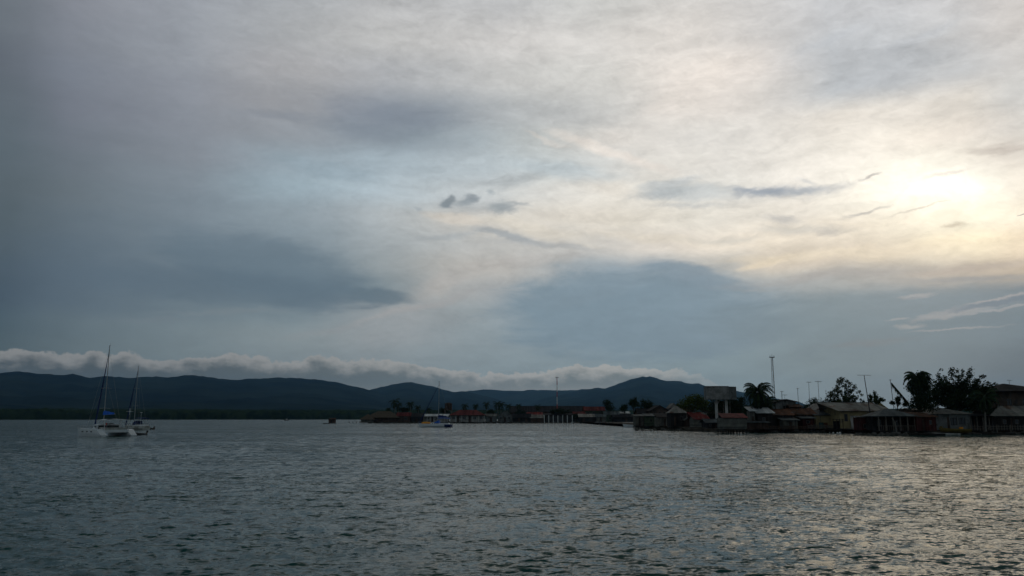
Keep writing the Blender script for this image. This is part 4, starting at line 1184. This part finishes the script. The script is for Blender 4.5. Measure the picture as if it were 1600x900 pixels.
ft(951,634,25,19,'round dark tree right of the brightest red roof')
ft(875,643,40,12,'wide dark tree crown behind the white waterfront posts', n=2200, D=516)
ft(694,643,24,10,'dark bush of a tree behind the pillared building', D=530)
ft(766,645,16,10,'small dark tree right of the wide red roofed house', D=517)
ft(812,644,22,9,'low dark tree behind the black low shed', D=519)
ft(976,639,16,14,'small tree right of the round dark tree near the white sheet roof')
ft(631,641,16,9,'low tree behind the worn red roof of the far village', D=524)
ft(990,630,16,20,'tall narrow dark tree at the gap between far and near villages', D=400)
ft(1012,632,26,16,'broad dark tree behind the left huts of the near village', D=380)
ft(899,650,12,8,'small dark shrub tree right of the last white post', D=507)
# boats of the far village
small_boat('overturned_boat','pale long boat drawn up before the black low shed of the far village',810,660.9,R(176),8.0,off_white,motor=False,group='boats at the far village',F_=.8)
small_boat('rowing_boat','small pale boat at the foot of the white posts',868,660.9,R(5),4.0,off_white,motor=False,group='boats at the far village',F_=.5)
small_boat('rowing_boat','small white boat lying right of the last white post',897,660.8,R(172),3.6,white_paint,motor=False,group='boats at the far village',F_=.55)
small_boat('motor_boat','white motor boat moored below the pale tilted awning',936,660.4,R(4),5.5,white_paint,group='boats at the far village',F_=.6)
small_boat('motor_boat','pale launch with long hull left of the near village point',950,660.0,R(180),6.5,off_white,group='boats at the far village',F_=.7)
small_boat('canoe','dark canoe by the waterfront of the wide red roofed house',742,661.6,R(177),6.0,timber_dark,motor=False,group='boats at the far village',F_=.4)

# ================================================================== near village on the right
small_boat('motor_boat','white motor boat with pale deck moored at the left tip of the near village',989,667.9,R(176),5.8,white_paint,None,None,F_=.75,group='boats at the near village')
H('brown_house','brown two storey house with rusty walls behind the left huts','house',1018,1043,640.5,633.5,262,.9,brown_wall,dark_roof,'front',9,wins=((.12,.28,.6,.85),(.42,.58,.6,.85),(.72,.88,.6,.85)),over=.7)
H('brown_house','low brown house with yellowish gable left of the two storey brown one','house',998,1019,646,638.5,268,.9,plank_brown,dark_roof,'side',8,wins=((.6,.8,.4,.75),))
H('plank_hut','grey stockade hut of upright poles beside the white motor boat','hut',993,1010,650.5,648,245,.25,plank_grey,zinc_grey,'shed',5,stilts=5,floor=.6,doors=((.3,.45,.85),(.7,.8,.85)))
H('plank_hut','dark green grey plank hut right of the stockade hut','hut',1010,1028,650,647,240,.25,green_wall,zinc_grey,'shed',5,stilts=5,floor=.5,wins=((.3,.5,.4,.7),))
H('plank_hut','blackish plank hut with one pale corner post left of the pale gable','hut',1028,1047,652,646.5,228,.25,plank_grey,dark_roof,'shed',6,stilts=5,floor=.55,doors=((.5,.65,.8),))
H('gabled_hut','dark stilt hut under a pale grey pointed gable','hut',1048,1072,645.5,635.2,208,.3,plank_black,pale_roof,'hip',5.2,stilts=5,floor=.75,doors=((.2,.35,.75),),wins=((.6,.8,.45,.75),),over=.35)
H('small_hut','tiny hut with patchy tan roof between the pale gable and the red patched roof','hut',1072,1084,655,650,206,.4,plank_brown,grey_roof,'front',4,doors=((.4,.6,.8),))
H('stilt_shack','grey shack with red and tan patched roof over the water','shack',1085,1108,654.5,644.8,196,.2,plank_board,red_roof2,'side',5.5,stilts=5,floor=.5,doors=((.55,.75,.8),),over=.3,skew=-.9)
H('brown_house','pale rusty gable peeping above the pale pointed gable','house',1048,1058,636,630.5,262,.9,pale_wall,grey_roof,'front',6)
H('brown_house','small brown hut with rusty roof behind the tiny tan roofed hut','house',1060,1080,642,637.5,250,.9,plank_brown,rust_roof,'side',6,wins=((.4,.6,.4,.7),))
H('dark_hut','low blackish hut between the patched red roof and the plank shed on stilts','hut',1104,1130,660,655,186,.6,plank_black,zinc_grey,'side',5,doors=((.5,.62,.85),),wins=((.15,.3,.4,.75),))
H('dark_hut','dim tall shed behind the raised concrete box, dark walls','hut',1108,1134,647,642.5,215,.8,plank_black,dark_roof,'shed',6,wins=((.3,.45,.5,.75),))
H('stilt_shed','large grey plank shed with bright red sloping roof on stilts over the water','shed',1129.5,1166.5,652.8,646.6,160,.05,plank_board,red_roof,'shed',4.6,stilts=8,floor=.95,over=.25,thick=.09,skew=.5)
# raised concrete tank on forked columns
def raised_tank():
    D = 190.0; zb = .8
    a = P(1104.2, 604.6, D); b = P(1152, 624.2, D); W = b.x - a.x; z1 = a.z - zb; z0 = b.z - zb; cx = (a.x+b.x)/2
    t = thing('concrete_tank', 'big weathered grey concrete box raised high on pale forked columns above the huts', 'water tank', (cx, D, zb))
    xm = W/2 - 1.95
    MB().hexa([(-W/2,0.1,z0),(xm,-.25,z0),(xm,3.0,z0),(-W/2,3.0,z0),(-W/2,.1,z1),(xm,-.25,z1+.1),(xm,3.0,z1+.1),(-W/2,3.0,z1)]).build('tank_wall', concrete, t)
    MB().hexa([(xm+.003,-.25,z0),(W/2,.5,z0+.03),(W/2,3.0,z0+.03),(xm+.003,3.0,z0),(xm+.003,-.25,z1+.1),(W/2,.5,z1+.08),(W/2,3.0,z1+.08),(xm+.003,3.0,z1+.1)]).build('tank_end', grey_wall, t)  # right end in a darker grey: its shade is put into the colour
    MB().box(-W/2-.12,xm,-.2,3.1,z1+.11,z1+.2).build('rim', dark_roof, t)
    for px, fork in ((1121.5, True), (1137.3, False)):
        x = P(px, 640, D).x - cx
        cb_ = MB().box(x-.26, x+.26, .9, 1.5, -.5, z0-.003)
        if fork:
            for s_ in (-1,1): cb_.hexa([(x+s_*.27,.95,z0-1.1),(x+s_*.27,1.45,z0-1.1),(x+s_*.28+s_*.01,1.45,z0-.7),(x+s_*.28+s_*.01,.95,z0-.7),(x+s_*.85,.95,z0-.003),(x+s_*.85,1.45,z0-.003),(x+s_*1.15,1.45,z0-.003),(x+s_*1.15,.95,z0-.003)])
        cb_.build('column', off_white, t)
    for px in (1134.6, 1145.0): 
        x = P(px, 640, D).x - cx; MB().box(x-.09,x+.09,2.2,2.4,-.5,z0-.003).build('column', timber, t)
raised_tank()
tree('umbrella_tree','wide flat topped green tree left of the raised concrete box',1082,222,.8,
     [(1068,630,9),(1076,626,10),(1086,623,9),(1096,626,10),(1102,632,8),(1063,634,6),(1090,634,12),(1075,637,10),(1104,639,8),(1082,618.8,4),(1094,620,5),(1100,622.5,4),(1072,621,4)],
     n=5200, size=.2, leaf=leaf_y, trunk=.28, flat=.75)
tree('broadleaf_tree','dark green mass of tree behind the raised concrete box columns',1128,212,.8,
     [(1112,642,9),(1122,636,8),(1134,634,9),(1146,632,8),(1154,628,8),(1150,640,10),(1136,646,9),(1158,640,8),(1116,630,7),(1126,629,8),(1140,628,8),(1152,636,9),(1160,628,7),(1140,646,9)], n=8500, size=.2, leaf=leaf_d, trunk=.25, group='trees of the near village')
# the big palm by the concrete tank
palm('big drooping coconut palm right of the raised concrete box', 1184, 613, 175, .8, L=3.9, nf=56, lean=.3, leaf=leaf_d, seed=3, bk=bark, nl=50, thick=1.3, top_e=140, droop=.95, group='palms of the near village', trunk=.2)
palm('shorter palm with drooping fronds tucked right of the big drooping palm', 1197, 630, 182, .8, L=3.3, nf=26, bk=bark, lean=.3, leaf=leaf_d, seed=4, nl=34, thick=1.5, group='palms of the near village')
tree('broadleaf_tree','black bushy tree under the big drooping palm',1172,181,.8,
     [(1168,640,8),(1176,636,9),(1184,646,8),(1164,650,6),(1190,638,7),(1200,633,5),(1172,655,7)], n=3400, size=.16, leaf=leaf_d, trunk=.2, group='trees of the near village')
H('white_roofed_house','small house with bright white sheet roof half hidden by the palm','house',1184,1207,644.5,637.5,173,.8,plank_black,white_roof,'side',5,skew=-.6,wins=((.3,.5,.4,.7),))
H('white_shed','little shed with a white roof glimpsed left of the bright white roof','shed',1173,1179.5,642,637,173,.8,plank_grey,white_roof,'shed',3,doors=((.3,.7,.7),))
H('rusty_roofed_house','dark plank house with orange rusty gable roof, left of the two rusty roofs','house',1199,1238,648,639.8,175,.8,plank_black,rust_roof,'side',6,wins=((.12,.2,.5,.75),(.6,.7,.5,.75)),doors=((.4,.48,.8),),skew=1.6,over=.35)
H('rusty_roofed_house','long low dark house with flatter rusty roof beside the yellow house','house',1238.5,1274,647.2,638.5,177,.8,plank_brown,rust_roof,'side',6.5,wins=((.15,.28,.4,.7),(.62,.75,.4,.7)),doors=((.44,.54,.85),),over=.35)
H('lean_to','grey lean-to awning over dark boards in front of the left rusty roofed house','shed',1224,1246,656.5,653.5,171.8,.7,plank_grey,zinc_grey,'shed',3,doors=((.4,.6,.8),))
H('plank_fence_shed','low oxide red board shed at the water between the plank shed and the lean-to','shed',1168,1200,660,656.6,172,.7,plank_brown,zinc_grey,'shed',3.5,doors=((.7,.8,.85),))
H('plank_fence_shed','small reddish brown board room under the flatter rusty roof','shed',1254,1272,653.5,651,174,.75,plank_red,zinc_grey,'shed',3,wins=((.3,.6,.5,.8),))
H('concrete_house','raised pale brown concrete house with shallow gable behind the rusty roofs','house',1213,1243,627.5,624.2,190,.8,grey_wall,dark_roof,'front',8,wins=((.33,.62,.55,.85),),over=.6)
H('concrete_house','lower brown wing with a reddish band right of the shallow gable house','house',1236,1252,635.5,632,188,.8,brown_wall,rust_roof,'side',5)
H('concrete_house','low roofed brown block under the tall lattice tower','house',1199,1213,629,625.6,196,.8,brown_wall,zinc_grey,'side',6,wins=((.3,.6,.6,.8),))
lattice('tall slender grey lattice tower with dark platform on top above the near village', 1206.3, 558.5, 262, .8, .62, .28, 1)
def aerial(label, px, py_top, D, zb, boom, n_el, rz=.3, r=.045, lean=0.0, name='aerial_pole'):
    c = P(px, py_top, D); Hh = c.z - zb
    t = thing(name, label, 'antenna', (c.x, D, zb), 0, 'aerial poles over the near village')
    MB().tube([(lean,0,-.2),(lean*.5,0,Hh*.5),(0,0,Hh)], [r*1.3, r, r*.8], 6).build('pole', dark_metal, t)
    if n_el:
        ab = MB(); ca, sa = math.cos(rz), math.sin(rz)
        ab.tube([(-boom/2*ca,-boom/2*sa,Hh-.1),(boom/2*ca,boom/2*sa,Hh-.1)], .03, 4)
        for k in range(n_el):
            s = -boom/2 + boom*k/(n_el-1); e = .28 + .25*k/n_el
            x, y = s*ca, s*sa
            ab.tube([(x+sa*e,y-ca*e,Hh-.1),(x-sa*e,y+ca*e,Hh-.1)], .018, 4); ab.tube([(x,y,Hh-.22),(x,y,Hh+.02)], .02, 4)
        ab.build('antenna', dark_metal, t)
    return t
aerial('short stout aerial pole left in the row right of the lattice tower', 1221.3, 611, 185, .8, .5, 3, r=.07)
aerial('tiny roof aerial with small crossbar above the shallow gable house', 1226, 616.5, 190, 4.0, .9, 4, r=.03)
aerial('plain thin pole without crossbar, third right of the lattice tower', 1246.2, 606.6, 180, .8, .25, 2, r=.05)
aerial('tall thin pole with short crossbar, left of the tall pair beside the yellow house', 1263.6, 596.5, 178, .8, .9, 5, lean=-.15)
aerial('tall thin pole with wide crossbar, right of the tall pair beside the yellow house', 1278, 595.5, 176, .8, 1.3, 6)
aerial('thick leaning pole with widest crossbar rising in front of the yellow house roof', 1350, 585.5, 170.5, 3.6, 2.8, 7, rz=.15, r=.085, lean=.75)
aerial('pole beside the leaning dead palm, with no proper crossbar', 1391, 593, 166, .8, .35, 2, r=.06, lean=.5)
aerial('small roof aerial on top of the big dark house at the right edge', 1576.5, 593.5, 163, 7.3, .8, 3, r=.04)
# shrubs / trees behind
tree('broadleaf_tree','low dark bushy tree left of the yellow house gable',1270,196,.8,[(1262,634,5),(1268,628,5),(1274,626,5),(1279,630,6),(1272,636,7),(1258,638,5),(1282,636,5)], n=2600, size=.16, leaf=leaf_d, trunk=.15, group='trees of the near village')
tree('almond_tree','tall sparse green tree with separate leaf clumps behind the yellow house roof',1318,192,.8,
     [(1316,593,4.6),(1309,596,3.2),(1322,596,3),(1327,600,3.4),(1333,605,3.6),(1331,611,3.8),(1319,603,2.6),(1311,604,3.4),(1304,610,3.8),(1299,614,3.6),(1297,619,3.8),(1306,618,4),(1314,612,3.4),(1322,614,4),(1319,622,5),(1329,621,4),
      (1309,626,5),(1300,626,4),(1336,619,2.6),(1343,612,2.6),(1344,617,2.3),(1340,622,2.6),(1326,628,6),(1292,625,3),(1314,631,6),(1334,627,3.6)], n=6500, size=.17, leaf=leaf_g, trunk=.16, group='trees of the near village')
tree('bare_shrub','dead bare branch poking up left of the sparse green tree',1294,191,.8,[(1290,610,1.0),(1292,615,.8),(1296,612,.6)], n=14, size=.1, leaf=bark, trunk=.05, cat='shrub')
tree('almond_tree','small spreading green tree behind the middle of the pale roof, right of the leaning pole',1368,190,.8,
     [(1364,614,2.6),(1362,619,3),(1370,620,3.4),(1376,624,3.2),(1367,626,4),(1381,626,2),(1359,625,2.6),(1374,629,4),(1383,625,1.6),(1361,630,4)], n=2800, size=.16, leaf=leaf_g, trunk=.12, group='trees of the near village')
tree('cypress_shrub','narrow pointed dark bush behind the ridge of the yellow house',1347,190,.8,[(1347,624,1.6),(1347,627,2),(1347,631,2.4)], n=500, size=.12, leaf=leaf_d, trunk=.07, cat='bush')
tree('broadleaf_tree','row of low dark foliage behind the left end of the pale roof',1290,194,.8,[(1286,629,3),(1294,630,3),(1301,630,3.4),(1283,632,3)], n=900, size=.15, leaf=leaf_d, trunk=.1, group='trees of the near village')
# yellow house
Dy = 171.0
H('yellow_house','long yellow ochre house under a pale weathered zinc roof','house',1312,1392,641,629.4,Dy,.8,yellow_wall,pale_roof,'side',9,
  wins=((.08,.15,.40,.80),(.46,.54,.45,.75)),doors=((.20,.27,.72),(.29,.33,.72),(.62,.68,.72)),skew=-2.6,over=.5,mg=pale_wall)
H('yellow_wing','yellow ochre wing under a low grey roof at the left end of the yellow house','house',1274,1311.2,648.6,641.8,176,.75,yellow_wall,zinc_grey,'shed',5,
  wins=((.8,.88,.6,.78),),over=.35)
H('yellow_gable','pale yellow end gable rising above the grey lean-to roof','house',1275.5,1310,641,630.4,181.5,.8,yellow_wall,pale_roof,'front',8,over=.35)
def fence(label, px0, px1, D, zb, h, mat, step=.28, name='fence', rails=True):
    a = P(px0, 660, D).x; b = P(px1, 660, D).x; W = b - a
    t = thing(name, label, 'fence', ((a+b)/2, D, zb))
    n = int(W/step); mb = MB()
    for i in range(n):
        x = -W/2 + W*(i+.5)/n; hh = h * random.uniform(.86, 1.05); mb.box(x-.05, x+.05, -.02, .02, 0, hh)
    mb.build('slat_panel', mat, t)
    for z_ in (.25, .72): MB().box(-W/2, W/2, .025, .07, h*z_, h*(z_+.08)).build('rail', mat, t)
    for k in range(max(int(W/2), 2)):
        x = -W/2 + W*k/(max(int(W/2),2)-1); MB().box(x-.06,x+.06,.075,.19,-.4,h*1.05).build('fence_post', mat, t)
fence('low dark railing along the edge in front of the yellow wing', 1262, 1316, 173.5, .75, .9, timber)
fence('broken brown board fence at the water left of the yellow house', 1196, 1262, 170.3, .7, .8, plank_brown, .2)
fence('shaky pole railing at the right end of the shore before the dark houses', 1516, 1600, 152.2, .75, 1.0, timber, .5)
# jetty with landing steps, floats and a pile of stuff
def shack_jetty():
    D = 168.0; p = P(1316, 676, D)
    t = thing('boat_landing', 'small dark landing stage with a black shelter in front of the yellow house', 'jetty', (p.x, D, 0))
    MB().box(-3.2,3.6,-1.6,1.6,.62,.76).build('deck', timber_dark, t)
    for x in (-3,-1.5,0,1.6,3.3):
        for y in (-1.4,1.3): MB().tube([(x,y,-1.6),(x,y,.62)],.09).build('pile', timber_dark, t)
    MB().box(-1.5,.1,-.9,1.0,2.75,2.85).build('shelter_roof', dark_roof, t)
    for x in (-1.35,-.05):
        for y in (-.8,.9): MB().box(x-.05,x+.05,y-.05,y+.05,.765,2.745).build('shelter_post', timber_dark, t)
    MB().box(-1.3,-.1,.80,.84,.8,2.4).build('shelter_back', plank_black, t)
shack_jetty()
def barrel(label, px, D, zb, mat, h=.9, r=.3):
    p = P(px, 660, D); t = thing('barrel', label, 'barrel', (p.x, D, zb), 0, 'drums and barrels on the shore')
    MB().tube([(0,0,0),(0,0,h*.33),(0,0,h*.34),(0,0,h*.66),(0,0,h*.67),(0,0,h)], [r,r*1.02,r*1.06,r*1.06,r*1.02,r], 12).build('drum', mat, t)
    MB().tube([(0,0,h+.003),(0,0,h+.03)], [r*.93,r*.93], 12).build('lid', mat, t)
barrel('teal plastic barrel against the yellow wing, left one', 1283, 174.6, .8, teal_pl, 1.3, .48)
barrel('brown drum right of the teal barrel at the yellow wing', 1290, 174.6, .8, rust_roof, 1.2, .42)
def float_buoy(label, px, pyw, mat, r=.16):
    D = depth(pyw); p = P(px, pyw, D); t = thing('float', label, 'float', (p.x, D, .05), 0, 'white floats by the landing stage')
    MB().loft([[(math.cos(a*.785)*r*math.cos(e), math.sin(a*.785)*r*math.cos(e), r*math.sin(e)) for a in range(8)] for e in (-1.4,-.8,-.3,.3,.8,1.4)]).build('ball', mat, t, smooth=True)
    MB().tube([(0,0,r*.95),(0,0,r*1.4)], .03, 5).build('eye', dark_metal, t)
for px, py, lb in ((1297,676.6,'leftmost white float bobbing below the landing stage'),(1302,677,'second white float from the left below the landing stage'),(1308.5,677.2,'white float just left of the biggest one at the landing stage'),(1312.5,677.4,'biggest and rightmost white float under the landing stage')):
    float_buoy(lb, px, py, paint_white, .2 if px < 1310 else .28)
def board(label, px, D, zb, h, w, rz, tilt, mat):
    p = P(px, 660, D); t = thing('leaning_board', label, 'board', (p.x, D, zb), 0)
    MB().hexa([(0,0,0),(w,0,0),(w,.05,0),(0,.05,0),(tilt,1.0,h),(tilt+w,1.0,h),(tilt+w,1.05,h),(tilt,1.05,h)]).build('plank', mat, t)
    MB().hexa([(w*.2,-.03,.4),(w*.8,-.03,.4),(w*.8,-.003,.4),(w*.2,-.003,.4),(w*.2+tilt*.1,.05,.6),(w*.8+tilt*.1,.05,.6),(w*.8+tilt*.1,.077,.6),(w*.2+tilt*.1,.077,.6)]).build('cleat', mat, t)
board('long pale plank leaning against the front of the yellow house', 1335, 169.5, .8, 2.5, .22, 0, .45, paint_white)
board('wide pale sheet leaning beside the long pale plank', 1331.3, 169.6, .8, 2.2, .45, 0, .05, pale_wall)
# red and brown store in front of the yellow house's right half
H('store_shack','low reddish brown shack with sagging dark roof left of the open shelter','shack',1345,1372,652,650.5,154,.75,plank_red,zinc_grey,'shed',3.5,
  wins=((.12,.36,.15,.5),(.7,.9,.4,.8)),doors=((.45,.58,.85),),over=.3)
H('open_shelter','wide open fronted shelter with grey hipped roof, pale posts and railing by the water','shelter',1372,1430,650.6,639.2,148.8,.75,plank_black,zinc_grey,'hip',6.2,posts=6,porch=2.4,rail=True,
  wins=((.12,.24,.3,.75),(.55,.7,.3,.75)),doors=((.3,.37,.8),(.78,.86,.8)),over=.45,skew=-.4)
def bent_post():
    D = 147.9; p = P(1394.5, 650, D); t = thing('bent_pole', 'crooked pale pole leaning before the open shelter', 'pole', (p.x, D, .6))
    MB().tube([(.55,0,-.3),(.45,0,.9),(.35,.02,1.6),(-.1,.05,2.45)], [.13,.12,.11,.10], 7).build('trunk', bark_pale, t)
    MB().tube([(.3,0,1.55),(.7,-.05,1.9)], [.05,.03], 5).build('stub', bark_pale, t)
bent_post()
H('red_shack','oxide red board shack with a rusty roof between the open shelter and the grey house','shack',1431,1462,651.3,645.2,148.4,.75,plank_red,rust_roof,'shed',5,doors=((.3,.42,.85),),wins=((.65,.8,.45,.75),),over=.3)
H('grey_house','grey block house with wide pale hipped roof, right of the red shack','house',1462,1515,647.2,637.6,154,.8,grey_wall,grey_roof,'hip',7,
  wins=((.42,.62,.30,.78),(.66,.86,.35,.78)),doors=((.32,.39,.82),),over=.5,mwin=timber_dark,skew=-.9)
H('dark_hut','black board hut with open front right of the grey block house','hut',1516,1546,650,646.6,155,.8,plank_black,dark_roof,'shed',5,posts=4,porch=1.6,doors=((.4,.5,.8),))
H('dark_hut','black board hut under the rusty tan roof at the right edge','hut',1548,1608,648.5,634.6,155,.8,plank_black,grey_roof,'side',7,skew=4.2,wins=((.3,.4,.4,.7),(.62,.72,.4,.7)),doors=((.5,.56,.8),))
H('big_house','big two storey dark brown house with black hipped roof at the right edge','house',1560,1640,612,600.2,165,.8,brown_wall,dark_roof,'hip',10,wins=((.15,.25,.62,.82),(.45,.55,.62,.82),(.75,.85,.62,.82),(.15,.25,.2,.42)),over=1.3,skew=-1.0)
H('grey_house','low dark wing with brown roof behind the red shack roof','house',1428,1462,641,638.4,163,.8,brown_wall,pale_roof,'side',6)
# leaning broken palm and the trees on the right
palm('dark coconut palm with wind blown drooping fronds left of the great tree', 1434, 593, 156, .8, L=3.1, nf=80, lean=-.3, leaf=leaf_d, seed=9, bk=bark, nl=60, thick=1.6, group='palms of the near village', wind=.10, trunk=.2, top_e=150, droop=1.0)
palm('lower palm skirt of fronds under the wind blown palm', 1437, 603, 157, .8, L=2.9, nf=44, lean=.3, leaf=leaf_d, seed=10, bk=bark, nl=50, thick=1.6, group='palms of the near village', wind=.25, top_e=150, droop=1.2)
palm('dark palm half hidden at the right foot of the great tree', 1540, 622, 152, .8, L=3.4, nf=22, lean=.5, leaf=leaf_d, seed=12, nl=40, thick=1.4, group='palms of the near village')
tree('broadleaf_tree','dark dense thicket below the wind blown palm, left of the great tree',1436,154.5,.8,
     [(1428,612,6),(1440,608,7),(1450,614,7),(1426,624,7),(1438,622,9),(1450,628,9),(1430,634,8),(1444,637,8),(1456,636,7),(1420,634,6),(1433,600,6),(1443,597,6),(1424,606,5),(1428,592,5),(1447,590,5),(1455,602,6),(1460,614,7),(1438,586,5)], n=7000, size=.17, leaf=leaf_d, trunk=.2, group='trees of the near village')
def dead_palm():
    D = 158.0; a = P(1393, 598, D); b = P(1418, 628, D)
    t = thing('fallen_palm', 'dead palm frond stalk leaning at a slant with ragged hanging leaflets', 'palm tree', (b.x, D, .8))
    A0 = Vector((b.x - b.x + 1.6, 0, -.1)); B0 = Vector((0, 0, b.z - .8)); C0 = Vector((a.x - b.x, 0, a.z - .8))
    MB().tube([A0, B0, (B0 + C0) / 2, C0], [.14, .11, .08, .04], 6).build('trunk', bark, t)
    mb = MB(); rnd = random.Random(8)
    for k in range(260):
        s = rnd.random() ** .8; p = B0.lerp(C0, s)
        if s > .3 and s < .42 or rnd.random() < .1: continue
        L_ = rnd.uniform(.4, 1.3) * (1.4 - .6*s)
        d = Vector((rnd.uniform(-.15, .45), rnd.uniform(-.4,.4), -1)).normalized() * L_
        mb.add([p + Vector((-.08,0,.06)), p + Vector((.07,0,0)), p + d], [(0,1,2)])
    mb.build('crown', leaf_d, t)
dead_palm()
tree('broadleaf_tree','small purplish dark bush left of the wind blown palm',1402,160,.8,[(1399,624,3.4),(1404,623,3.6),(1397,629,3.6),(1406,630,4),(1412,632,4)], n=1400, size=.15, leaf=leaf_d, trunk=.1, group='trees of the near village')
rndg = random.Random(77)
gcl = [(1488,577,3.2),(1481,578,2.6),(1477,577,2.4),(1493,581,3.4),(1484,583,3.6),(1472,585,3),(1462,588,2.6),(1466,592,3.4),(1497,587,3.2),(1489,590,4),(1478,592,4.6),(1470,598,5.2),(1460,597,3.4),(1483,600,5),
       (1513,578,3),(1507,580,3),(1519,582,3.4),(1510,586,4),(1522,588,3.8),(1529,589,3.2),(1536,588,3),(1503,590,3.6),(1515,594,4.6),(1527,596,4.4),(1535,595,3.4),(1543,599,3),(1549,600,2.6),(1547,604,3.2),(1538,604,4.4),
       (1497,598,4),(1505,602,5),(1520,605,6),(1492,608,6.5),(1476,609,6.5),(1463,607,5),(1533,612,7),(1510,614,8),(1485,619,9),(1465,618,7),(1545,612,5),(1551,609,3),(1500,626,10),(1525,625,9),(1475,629,8),(1545,622,7),(1460,628,7),(1512,634,8),(1490,635,8),(1535,634,7),(1453,612,3)]
tree('great_tree','largest tree of the near village, wide dark crown with sky showing through its top', 1500, 162, .8, [(a, b, c*1.12) for a, b, c in gcl] + [(1500,610,17),(1474,608,11),(1530,610,12)], n=24000, size=.19, leaf=leaf_d, trunk=.42, deepness=1.6)
# craft and clutter along the shore
small_boat('canoe','long dark dugout canoe lying below the red shack',1448,680.2,R(178),6.0,timber_dark,motor=False,F_=.35,group='boats at the near village')
small_boat('canoe','yellow and white painted canoe drawn up before the grey block house',1494,679.0,R(174),5.2,yellow_pl,motor=False,F_=.42,group='boats at the near village').location.z = .62
small_boat('canoe','pale narrow canoe beside the yellow one at the grey block house',1479,679.9,R(182),4.6,off_white,motor=False,F_=.3,group='boats at the near village')
small_boat('canoe','dark canoe afloat beneath the dark hut at the right end',1560,679.3,R(175),5.5,timber_dark,motor=False,F_=.36,group='boats at the near village')
small_boat('canoe','white canoe tucked between the tiny tan roofed hut and the patched red roof',1083,668.5,R(170),2.8,white_paint,motor=False,F_=.5,group='boats at the near village').location.z = .9
small_boat('canoe','dark canoe moored by the left huts of the near village',1040,672.6,R(176),5.0,timber_dark,motor=False,F_=.36,group='boats at the near village')
barrel('small yellow can standing left of the canoe at the grey block house', 1470, 152.6, .8, yellow_pl, .7, .26)
barrel('orange drum beside the yellow painted canoe', 1501, 152.6, .8, orange_pl, .55, .34)
def driftwood(label, px, pyw, L, seed):
    D = depth(pyw); p = P(px, pyw, D); rnd = random.Random(seed)
    t = thing('driftwood_log', label, 'log', (p.x, D, .1), rnd.uniform(-.15,.15), 'driftwood logs on the shore')
    MB().tube([(-L/2,0,0),(-L*.1,.1,.12),(L/2,0,.05)], [.14,.17,.09], 7).build('log', bark_pale, t)
    MB().tube([(L*.1,.05,.1),(L*.25,-.1,.6)], [.06,.03], 5).build('branch', bark_pale, t)
driftwood('pale driftwood log at the water before the grey block house', 1486, 678.9, 4.2, 1)
driftwood('driftwood log below the pole railing at the far right', 1545, 678.6, 3.4, 2)
driftwood('short log on the rubble before the rusty roofed houses', 1240, 675.7, 2.8, 3)
driftwood('pale log lying left of the plank shed on stilts', 1117, 674.6, 2.4, 4)
